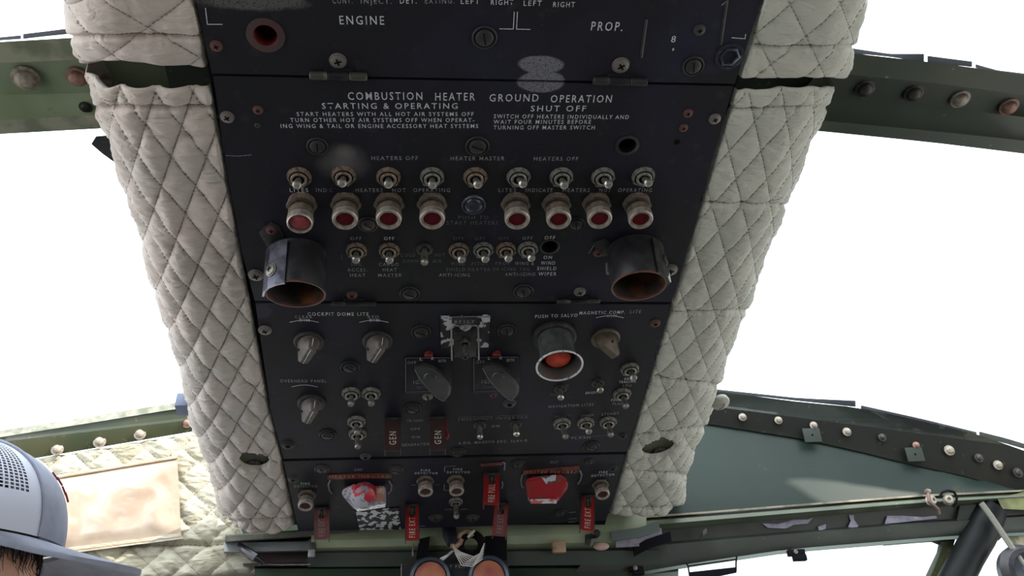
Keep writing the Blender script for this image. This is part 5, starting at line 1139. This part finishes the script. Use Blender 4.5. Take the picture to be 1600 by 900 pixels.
bm = bmesh.new(); tube(bm, [bw(374, 852, .04), bw(385, 862, .05), bw(400, 872, .055), bw(412, 880, .052)], [.004, .006, .006, .003], 10); tag(finish(bm, 'black_hose', mat('gloss_black_hose', (.02, .02, .028, 1), .25)), 'short glossy black hose tucked under the left pad corner', 'hose')
# bits right of the panel foot
bm = bmesh.new(); box(bm, -.009, .009, -.008, .008, 0, .012, bev=.002); tag(finish(bm, 'clip_block', M_BRASS, None, BM @ Matrix.Translation(bul(872, 857, .045))), 'small orange tan block on the dark header', 'block')
bm = bmesh.new(); lathe(bm, [(0, 0), (.0105, 0), (.011, .002), (.008, .004), (0, .005)], 24, Matrix.Diagonal((1, .5, 1, 1))); tag(finish(bm, 'pink_disc', M_PINK, None, BM @ Matrix.Translation(bul(939, 854, .05))), 'pale pink oval disc on the header below the lower right guard', 'disc')
r = empty('pivot_bracket', BM @ Matrix.Translation(bul(922, 845, .055)), 'grey pivot bracket below the lower right red guard', 'bracket')
bm = bmesh.new(); hullm(bm, [Vector(v) for v in ((-.006, .008, 0), (.006, .010, 0), (.010, .002, .006), (-.002, -.010, .008), (-.009, -.006, .004), (0, 0, .010))]); finish(bm, 'bracket_arm', M_FASTW, r)
bm = bmesh.new(); lathe(bm, [(.005, 0), (.005, .006), (.003, .008), (0, .008)], 16, Matrix.Translation((.009, .008, .002))); finish(bm, 'pivot', M_FAST, r)
for (pts, m, lab) in (([(955, 838, .055), (1000, 832, .056), (1030, 822, .054)], mat('teal_strap', (.10, .13, .12, 1), .4), 'upper teal strap slanting right of the panel foot'), ([(962, 848, .05), (1005, 846, .052), (1034, 832, .05)], M_LAV, 'lavender strap slanting below the teal one'), ([(990, 862, .05), (1012, 850, .054), (1048, 838, .05)], M_RUBBER, 'black strap below the lavender strap'), ([(1094, 842, .05), (1098, 834, .054), (1104, 828, .05)], M_FASTW, 'short grey hooked strap right of the slanting straps')):
    p = [BM @ bul(*q) for q in pts]; bm = bmesh.new(); wd = .0065 if pts[0][0] < 1050 else .003
    R_ = [[bm.verts.new(q+Vector((0, dy_, dz_))) for q in p] for dy_, dz_ in ((-.001, wd), (-.001, -wd), (.002, -wd), (.002, wd))]
    for i in range(4):
        for j in range(2): bm.faces.new((R_[i][j], R_[i][j+1], R_[(i+1) % 4][j+1], R_[(i+1) % 4][j]))
    bm.faces.new([q[0] for q in R_]); bm.faces.new([q[-1] for q in R_]); tag(finish(bm, 'strap', m), lab, 'strap', 'straps right of the panel foot')

# wire bundle and feathering box
r = empty('wire_bundle', BM @ Matrix.Translation(bul(720, 856, .075)), 'bundle of white wires with a black hose loop above the twin amber caps', 'wires'); f0 = bul(720, 856, .075)
def bl_(x, y, z=.075): return bul(x, y, z)-f0
bm = bmesh.new(); pl = [bl_(x, y, z) for x, y, z in ((702, 826, .05), (703, 838, .07), (706, 850, .078))]
tube(bm, pl, [.010, .009, .006], 14); finish(bm, 'sleeve', mat('navy_sleeve', (.02, .022, .035, 1), .5), r)
bm = bmesh.new(); tube(bm, [bl_(716, 842), bl_(720, 834), bl_(728, 830), bl_(735, 832), bl_(738, 838)], .003, 8); tube(bm, [bl_(704, 852), bl_(712, 854), bl_(718, 848), bl_(720, 842)], .004, 8); finish(bm, 'tan_clamp', M_BRASS, r)
for i in range(7):
    bm = bmesh.new(); a = i/6.0
    tube(bm, [bl_(708, 852+2*a, .084), bl_(712+8*a, 866-3*a, .092), bl_(721+19*a, 883-13*a, .090+.002*math.sin(i*2)), bl_(738+12*a, 885-20*a, .088), bl_(754+3*a, 873-24*a, .082)], .00075, 6); finish(bm, 'white_wire', M_WIREW, r)
for i in range(3):
    bm = bmesh.new(); tube(bm, [bl_(706+i, 861, .082), bl_(698+i, 868, .086), bl_(688+2*i, 873+i, .08)], .0011, 6); finish(bm, 'white_wire', M_WIREW, r)
bm = bmesh.new(); ring = [bl_(736+17*math.cos(a), 852+18*math.sin(a), .07+.004*math.sin(a)) for a in [2*PI*i/24 for i in range(24)]]; tube(bm, ring, .0055, 10, closed=True); finish(bm, 'hose_loop', M_RUBBER, r)
bm = bmesh.new(); tube(bm, [bl_(731, 840, .085), bl_(736, 834, .086), bl_(741, 829, .084)], .0018, 8); finish(bm, 'pale_tie', mat('pale_tie', (.5, .48, .40, 1), .5), r)
bm = bmesh.new(); hullm(bm, [bl_(x, y, z) for x, y in ((655, 842), (672, 838), (668, 872), (650, 874)) for z in (.04, .06)]); finish(bm, 'black_backing', M_RUBBER, r); bm = bmesh.new(); hullm(bm, [bl_(x, y, z) for x, y in ((758, 838), (792, 834), (792, 876), (758, 876)) for z in (.04, .055)]); finish(bm, 'black_backing', M_RUBBER, r)
bm = bmesh.new(); tube(bm, [bl_(646, 850, .075), bl_(645, 860, .08), bl_(645, 869, .08)], .0011, 6); finish(bm, 'thin_rod', M_SCREW, r)

fb = empty('button_box', BM @ Matrix.Translation(bul(711, 905, .07)), 'black box with two amber caps at the bottom of the frame', 'switch box'); f0 = bul(711, 905, .07)
bm = bmesh.new(); hullm(bm, [bul(x, y, z)-f0 for x, y in ((627, 880), (795, 877), (797, 960), (627, 962)) for z in (.03, .072)]); bmesh.ops.bevel(bm, geom=list(bm.edges), offset=.002, segments=2, affect='EDGES'); finish(bm, 'box_body', mat('satin_black_box', (.014, .015, .02, 1), .4), fb)
bm = bmesh.new(); tube(bm, [bul(627.5, 881, .072)-f0, bul(627.5, 930, .072)-f0], .0008, 6); finish(bm, 'bright_edge', M_SCREW, fb)  # highlight on the left box edge, drawn as a thin pale tube
for (cx, cy) in ((672, 905), (763, 903)):
    c_ = bul(cx, cy, .072)-f0; R0 = (bul(cx+33, cy, .072)-bul(cx, cy, .072)).length
    bm = bmesh.new(); lathe(bm, [(R0, 0), (R0, .008), (R0*.93, .011), (R0*.80, .009), (R0*.80, .002)], 36, Matrix.Translation(c_)); b_ = finish(bm, 'button_ring', M_BLUERIM, fb)
    bm = bmesh.new(); lathe(bm, [(R0*.80, .001), (R0*.76, .006), (R0*.5, .0085), (0, .0095)], 36, Matrix.Translation(c_)); finish(bm, 'amber_cap', M_AMBER, fb)
me = text_mesh('PROP FEATH.'); xs = [v.co.x for v in me.vertices]; x0_, x1_ = min(xs), max(xs); y1_ = max(v.co.y for v in me.vertices)
A0, A1, A2 = bul(684, 888, .0728), bul(742, 887, .0728), bul(712, 882.5, .0728)
for v in me.vertices: v.co = A0-f0+(A1-A0)*((v.co.x-x0_)/(x1_-x0_))+Vector((0, (A2.y-(A0.y+A1.y)/2)*v.co.y/y1_, 0))
me.materials.append(M_GREYL); o = bpy.data.objects.new('lettering', me); C.objects.link(o); o.parent = fb

# ------------------------------------------------------------------ side quilt with vinyl pocket, lower left
SI = [(660, 310), (700, 322), (760, 342), (810, 368), (845, 382), (865, 395), (880, 414), (900, 404)]
SO = [(650, -60), (1000, -60)]
q_top = lambda t: 676+(1-1)*0 + 60*t if t < 2 else 0
quilt('quilted_side_pad', BM @ Matrix.Translation((0, 0, .0)), lambda M, x, y, z: unp(BM, x, y, .012+z), lambda t: 672+62*t, lambda t: 892+13*math.sin(PI*.5*min(1, t*2.2)), SI, SO, M_QS, .02, .050, .046,
      'yellowed quilted side pad with a clear peach vinyl pocket, behind the cap', 'pad', None, ns=110, ntt=150, seed=51, amp=.0075, flat=True, seams=((850, .0),))
vp = empty('vinyl_pocket', BM @ Matrix.Translation((0, 0, .0)), 'shiny peach vinyl document pocket sewn on the lower left quilted pad', 'pocket')
bm = bmesh.new(); N1, N2 = 40, 20; V = []
for i in range(N1+1):
    rw = []
    for j in range(N2+1):
        u, v = i/N1, j/N2
        xa, ya = 60+(277-60)*u, 753+(717-753)*u; xb, yb_ = 70+(283-70)*u, 862+(835-862)*u
        x, y = xa+(xb-xa)*v, ya+(yb_-ya)*v
        e_ = min(u, 1-u, v, 1-v); b_ = min(1, e_*6)
        z = .021+.006*b_+.0055*b_*noise.noise(Vector((u*3.2, v*1.6, 3)))+.002*b_*noise.noise(Vector((u*9, v*5, 8)))
        rw.append(bm.verts.new(bul(x, y, z)))
    V.append(rw)
for i in range(N1):
    for j in range(N2): bm.faces.new((V[i][j], V[i][j+1], V[i+1][j+1], V[i+1][j]))
finish(bm, 'vinyl_sheet', M_VINYL, vp, None, 180)
bm = bmesh.new()
for (pa, pb_) in (((60, 751), (279, 715)), ((70, 866), (285, 838))):
    for i in range(64):
        u = i/64; w2 = u+.009; a = bul(pa[0]+(pb_[0]-pa[0])*u, pa[1]+(pb_[1]-pa[1])*u, .0235); b = bul(pa[0]+(pb_[0]-pa[0])*w2, pa[1]+(pb_[1]-pa[1])*w2, .0235)
        box(bm, -.0006, .0006, 0, (b-a).length, -.0003, .0005, 0, Matrix.Translation(a) @ Matrix.Rotation(math.atan2(b.y-a.y, b.x-a.x)-PI/2, 4, 'Z'))
so = finish(bm, 'stitching', mat('orange_thread', (.35, .20, .12, 1), .7), vp); so['kind'] = 'stuff'
bm = bmesh.new(); a, b = bul(60, 752, .02), bul(70, 864, .02)
hem = [[bul(60+(277-60)*u, 753+(717-753)*u, .0215) for u in (0, .5, 1)], [bul(60+(280-60)*u, 748+(712-748)*u, .0215) for u in (0, .5, 1)]]
for q1, q2 in ((hem[0], hem[1]), ([bul(70+(283-70)*u, 861+(834-861)*u, .0215) for u in (0, .5, 1)], [bul(70+(287-70)*u, 870+(842-870)*u, .0215) for u in (0, .5, 1)])):
    A = [bm.verts.new(p) for p in q1]; B_ = [bm.verts.new(p) for p in q2]; A2_ = [bm.verts.new(p+Vector((0, 0, .002))) for p in q1]; B2_ = [bm.verts.new(p+Vector((0, 0, .002))) for p in q2]
    for i in range(2): bm.faces.new((A2_[i], A2_[i+1], B2_[i+1], B2_[i])); bm.faces.new((A[i], B_[i], B_[i+1], A[i+1])); bm.faces.new((A[i], A[i+1], A2_[i+1], A2_[i])); bm.faces.new((B_[i], B2_[i], B2_[i+1], B_[i+1]))
finish(bm, 'hem', M_QS, vp)

# ================================================================== PERSON
HC = CAM + rayw(-134, 922)*.80            # head centre
fwd = Vector((.86, .50, -.02)).normalized(); upv = Vector((0.10, 0, 1)); upv = (upv-fwd*upv.dot(fwd)).normalized(); lft = upv.cross(fwd)
HM = Matrix.Translation(HC) @ Matrix((fwd, lft, upv)).transposed().to_4x4()      # x forward, y left, z up
pr = empty('person', Matrix.Translation((HC.x, HC.y, .0)), 'person in a grey trucker cap with mesh back, cut off at the lower left', 'person')
PRI = pr.matrix_world.inverted()
M_SKIN = mat('skin', (.42, .22, .15, 1), .5, 0, (.36, .18, .12, 1), 60)
M_SHIRT = mat('dark_shirt', (.05, .06, .09, 1), .8)
M_HAIR = mat('dark_hair', (.02, .014, .012, 1), .55)
M_CAPG = mat('grey_cap_cloth', (.26, .275, .35, 1), .8, 0, (.22, .235, .30, 1), 60, bump=(900, .5, .0005))
M_CAPW = mat('pale_cap_mesh', (.52, .54, .64, 1), .7)
def headshape(dx, dy, dz):
    x, y, z = dx*.098, dy*.077, dz*.118
    if dx > 0:
        f = max(0, -dz+.15)
        x *= 1-.10*max(0, dz)**2; y *= 1-.28*max(0, -dz)**1.5
        nose = math.exp(-((dy/.16)**2)-((dz+.22)/.17)**2); x += .020*nose
        for sg in (-1, 1): x -= .010*math.exp(-(((dy-sg*.42)/.2)**2)-((dz-.02)/.12)**2)
        x += .006*math.exp(-((dy/.3)**2)-((dz+.52)/.07)**2); x += .006*math.exp(-((dy/.3)**2)-((dz+.82)/.1)**2)
    else: y *= 1-.15*max(0, -dz); x *= 1-.18*max(0, -dz)
    return Vector((x, y, z))
bm = bmesh.new(); U, W = 56, 40; V = []
for i in range(W+1):
    th = PI*i/W; V.append([bm.verts.new(PRI @ (HM @ headshape(math.sin(th)*math.cos(2*PI*j/U), math.sin(th)*math.sin(2*PI*j/U), math.cos(th)))) for j in range(U)])
for i in range(W):
    for j in range(U):
        try: bm.faces.new((V[i][j], V[i+1][j], V[i+1][(j+1) % U], V[i][(j+1) % U]))
        except ValueError: pass
bmesh.ops.remove_doubles(bm, verts=bm.verts, dist=.0004)
for sg in (-1, 1):
    lathe(bm, [(0, -.004), (.018, -.003), (.022, .001), (.018, .005), (.010, .002), (0, .002)], 18, PRI @ HM @ Matrix.Translation((-.008, sg*.078, -.012)) @ Matrix.Rotation(-sg*PI/2, 4, 'X') @ Matrix.Diagonal((.75, 1.35, 1, 1)))
# neck, shoulders, torso, arms and legs: one skinned body, seated
sk = bpy.data.meshes.new('skeleton'); NB = HM @ Vector((-.02, 0, -.075)); nb = PRI @ NB
J = [nb, nb+Vector((-.01, -.01, -.10)), Vector((nb.x-.02, nb.y-.03, nb.z-.20)), Vector((nb.x-.02, nb.y-.04, nb.z-.42)), Vector((nb.x-.02, nb.y-.05, nb.z-.62))]
R_ = [.050, .052, .105, .125, .135]; E = [(0, 1), (1, 2), (2, 3), (3, 4)]
for sg in (-1, 1):
    i0 = len(J); J += [J[2]+Vector((sg*.16, 0, .02)), J[2]+Vector((sg*.20, .06, -.24)), J[2]+Vector((sg*.14, .28, -.30)), J[2]+Vector((sg*.13, .36, -.30))]
    R_ += [.058, .045, .032, .036]; E += [(2, i0), (i0, i0+1), (i0+1, i0+2), (i0+2, i0+3)]
    i1 = len(J); J += [J[4]+Vector((sg*.10, .05, -.05)), J[4]+Vector((sg*.14, .44, -.02)), J[4]+Vector((sg*.14, .50, -.40)), J[4]+Vector((sg*.14, .62, -.45))]
    R_ += [.085, .065, .045, .035]; E += [(4, i1), (i1, i1+1), (i1+1, i1+2), (i1+2, i1+3)]
sk.from_pydata([tuple(p) for p in J], E, []); so = bpy.data.objects.new('skeleton', sk); C.objects.link(so)
sm_ = so.modifiers.new('s', 'SKIN')
for i, v in enumerate(sk.skin_vertices[0].data): v.radius = (R_[i], R_[i]*(.72 if i in (2, 3, 4) else 1)); v.use_root = (i == 4)
ss = so.modifiers.new('u', 'SUBSURF'); ss.levels = 2
bpy.context.view_layer.update(); bme = bpy.data.meshes.new_from_object(so.evaluated_get(bpy.context.evaluated_depsgraph_get())); bpy.data.objects.remove(so)
nv0 = len(bm.faces); bm.from_mesh(bme); bm.faces.ensure_lookup_table()
for f in bm.faces[nv0:]:
    if f.calc_center_median().z < nb.z-.09: f.material_index = 1
finish(bm, 'body', [M_SKIN, M_SHIRT], pr, Matrix.Identity(4), 60)
# eyes
for sg in (-1, 1):
    bm = bmesh.new(); lathe(bm, [(0, -.011), (.008, -.008), (.011, 0), (.008, .008), (0, .011)], 16, PRI @ HM @ Matrix.Translation((.078, sg*.031, .002))); finish(bm, 'eye', mat('eye_white', (.7, .68, .66, 1), .2), pr)
# hair: close cap over the back and sides, dark
bm = bmesh.new(); V = []
for i in range(25):
    th = PI*.62*i/24; rw = []
    for j in range(49):
        ph_ = 2*PI*j/48; d_ = Vector((math.sin(th)*math.cos(ph_), math.sin(th)*math.sin(ph_), math.cos(th)))
        lim = 1 if not (d_.x > .35 and d_.z < .42) else 0
        rr = 1.045+.02*noise.noise(d_*9)+.012*noise.noise(d_*30)
        p = headshape(d_.x, d_.y, d_.z)*(rr if lim else .96); rw.append(bm.verts.new(PRI @ (HM @ p)))
    V.append(rw)
for i in range(24):
    for j in range(48):
        bm.faces.new((V[i][j], V[i+1][j], V[i+1][j+1], V[i][j+1]))
bmesh.ops.remove_doubles(bm, verts=bm.verts, dist=.0003); hair = finish(bm, 'hair', M_HAIR, pr, Matrix.Identity(4), 60)
bm = bmesh.new()
for k in range(420):
    a = random.uniform(-1.9, 1.9); zz = random.uniform(.30, .46); d_ = Vector((math.cos(a)*math.sqrt(1-zz*zz), math.sin(a)*math.sqrt(1-zz*zz), zz)); p = headshape(*d_)*1.03
    q = p+Vector((random.uniform(-.002, .006), random.uniform(-.006, .006), -random.uniform(.008, .022))); q2 = q*1.03+Vector((0, random.uniform(-.006, .006), -.006))
    tube(bm, [PRI @ (HM @ v) for v in (p, (p+q)/2*1.02, q, q2)], [.0006, .0006, .0004, .0002], 3)
so = finish(bm, 'hair_strands', M_HAIR, pr, Matrix.Identity(4), 0); so['kind'] = 'stuff'
# cap
def crown(th, ph_, r_=1.0):
    """th from the top button, ph from the front"""
    c_, s_ = math.cos(ph_), math.sin(ph_); st_, ct = math.sin(th), math.cos(th)
    front = max(0, c_)
    x = .112*st_*c_*(1+.02*front); y = .093*st_*s_; z = .045+.098*ct**.85*(1) if ct > 0 else .045
    z += .012*front*math.sin(th)**2*max(0, ct)
    return Vector((x*r_, y*r_, .045+(z-.045)*r_))
capr = bpy.data.objects.new('cap', None)
bm = bmesh.new()
seamf = [(-1.02, 1.02)]
def patch(bm, p0, p1, n1, n2, r0=1.0, r1=1.012, th0=.02):
    G = [[[bm.verts.new(PRI @ (HM @ crown(th0+(PI/2-th0)*i/n1, p0+(p1-p0)*j/n2, r))) for j in range(n2+1)] for i in range(n1+1)] for r in (r1, r0)]
    for q in (0, 1):
        for i in range(n1):
            for j in range(n2): bm.faces.new((G[q][i][j], G[q][i+1][j], G[q][i+1][j+1], G[q][i][j+1]))
    for i in range(n1):
        for j in (0, n2): bm.faces.new((G[0][i][j], G[0][i+1][j], G[1][i+1][j], G[1][i][j]))
    for j in range(n2):
        for i in (0, n1): bm.faces.new((G[0][i][j], G[0][i][j+1], G[1][i][j+1], G[1][i][j]))
patch(bm, -.79, .79, 22, 36)
cf = finish(bm, 'cap', M_CAPG, pr, Matrix.Identity(4), 60); cf['label'] = 'grey trucker cap with pale mesh back'
# mesh back: a net with real holes
bm = bmesh.new(); n1, n2 = 40, 96; gv = {}
def gp_(i, j, r_=1.004):
    k = (round(i*100), round(j*100))
    if k not in gv: gv[k] = bm.verts.new(PRI @ (HM @ crown(.06+(PI/2-.06)*min(1, i/n1), .78+(2*PI-1.56)*j/n2, r_)))
    return gv[k]
for i in range(n1):
    for j in range(n2):
        o_ = .5 if i % 2 else 0
        a, b, c_, d_ = gp_(i, j), gp_(i, j+1), gp_(i+1, j+1), gp_(i+1, j)
        solid = i > n1*.78 or j < 3 or j > n2-4
        if solid: bm.faces.new((a, b, c_, d_)); continue
        e_, f_, g_, h_ = gp_(i+.17, j+.17), gp_(i+.17, j+.83), gp_(i+.83, j+.83), gp_(i+.83, j+.17)
        for q in ((a, b, f_, e_), (b, c_, g_, f_), (c_, d_, h_, g_), (d_, a, e_, h_)): bm.faces.new(q)
finish(bm, 'mesh_back', M_CAPW, cf, Matrix.Identity(4), 60)
# seams and sweatband edge
bm = bmesh.new()
for sg in (-1, 1): tube(bm, [PRI @ (HM @ crown(.05+(PI/2-.05)*i/20, sg*.78, 1.016)) for i in range(21)], .0016, 6)
tube(bm, [PRI @ (HM @ crown(.05+(PI/2-.05)*i/20, 0, 1.014)) for i in range(21)], .0008, 6)
finish(bm, 'seam', M_CAPG, cf, Matrix.Identity(4), 60)
bm = bmesh.new(); lathe(bm, [(0, .004), (.005, .003), (.007, 0), (0, -.001)], 14, PRI @ HM @ Matrix.Translation((0, 0, .1445))); finish(bm, 'top_button', M_CAPG, cf, Matrix.Identity(4))
# brim
bm = bmesh.new(); top, bot = [], []
for i in range(9):
    u = i/8
    ra, rb = [], []
    for j in range(33):
        ph_ = -1.15+2.3*j/32; base = crown(PI/2, ph_, 1.0); e_ = math.cos(ph_/1.15*PI/2)**.55 if abs(ph_) < 1.149 else 0
        p = base+Vector((.078*e_*u*(1+.0*abs(ph_)), .010*math.sin(ph_)*u*e_, -.004-.018*u*e_-.0*ph_*ph_ - .010*(abs(math.sin(ph_))**2)*u+.008*u*(1-abs(math.sin(ph_)))))
        ra.append(bm.verts.new(PRI @ (HM @ (p+Vector((0, 0, .0022)))))); rb.append(bm.verts.new(PRI @ (HM @ (p-Vector((0, 0, .0022))))))
    top.append(ra); bot.append(rb)
for G in (top, bot):
    for i in range(8):
        for j in range(32): bm.faces.new((G[i][j], G[i+1][j], G[i+1][j+1], G[i][j+1]))
for i in (0, 8):
    for j in range(32): bm.faces.new((top[i][j], top[i][j+1], bot[i][j+1], bot[i][j]))
for j in (0, 32):
    for i in range(8): bm.faces.new((top[i][j], top[i+1][j], bot[i+1][j], bot[i][j]))
finish(bm, 'brim', M_CAPG, cf, Matrix.Identity(4), 50)
# stitched emblem on the front: small dark red and navy marks at the frame edge of the cap
bm = bmesh.new()
for k, (a, b) in enumerate(((.55, -.15), (.60, -.2), (.66, -.15), (.71, -.2))):
    p = crown(a*PI/2, b, 1.03); q = crown((a+.06)*PI/2, b+.02, 1.03); tube(bm, [PRI @ (HM @ p), PRI @ (HM @ q)], .0010, 6)
finish(bm, 'embroidery', mat('dark_red_thread', (.22, .02, .05, 1), .7), cf, Matrix.Identity(4))
bpy.data.objects.remove(capr)
# seat the person sits on (out of frame)
bm = bmesh.new(); sx_, sy_ = HC.x-.02, HC.y-.08; hz = (pr.matrix_world @ J[4]).z
box(bm, sx_-.24, sx_+.24, sy_-.22, sy_+.30, hz-.36, hz-.26, bev=.02); box(bm, sx_-.22, sx_+.22, sy_-.42, sy_-.33, hz-.36, hz+.3, bev=.02); box(bm, sx_-.12, sx_+.12, sy_-.1, sy_+.2, 0, hz-.36)
tag(finish(bm, 'pilot_seat', M_SHIRT), 'dark seat under the person in the cap', 'seat')
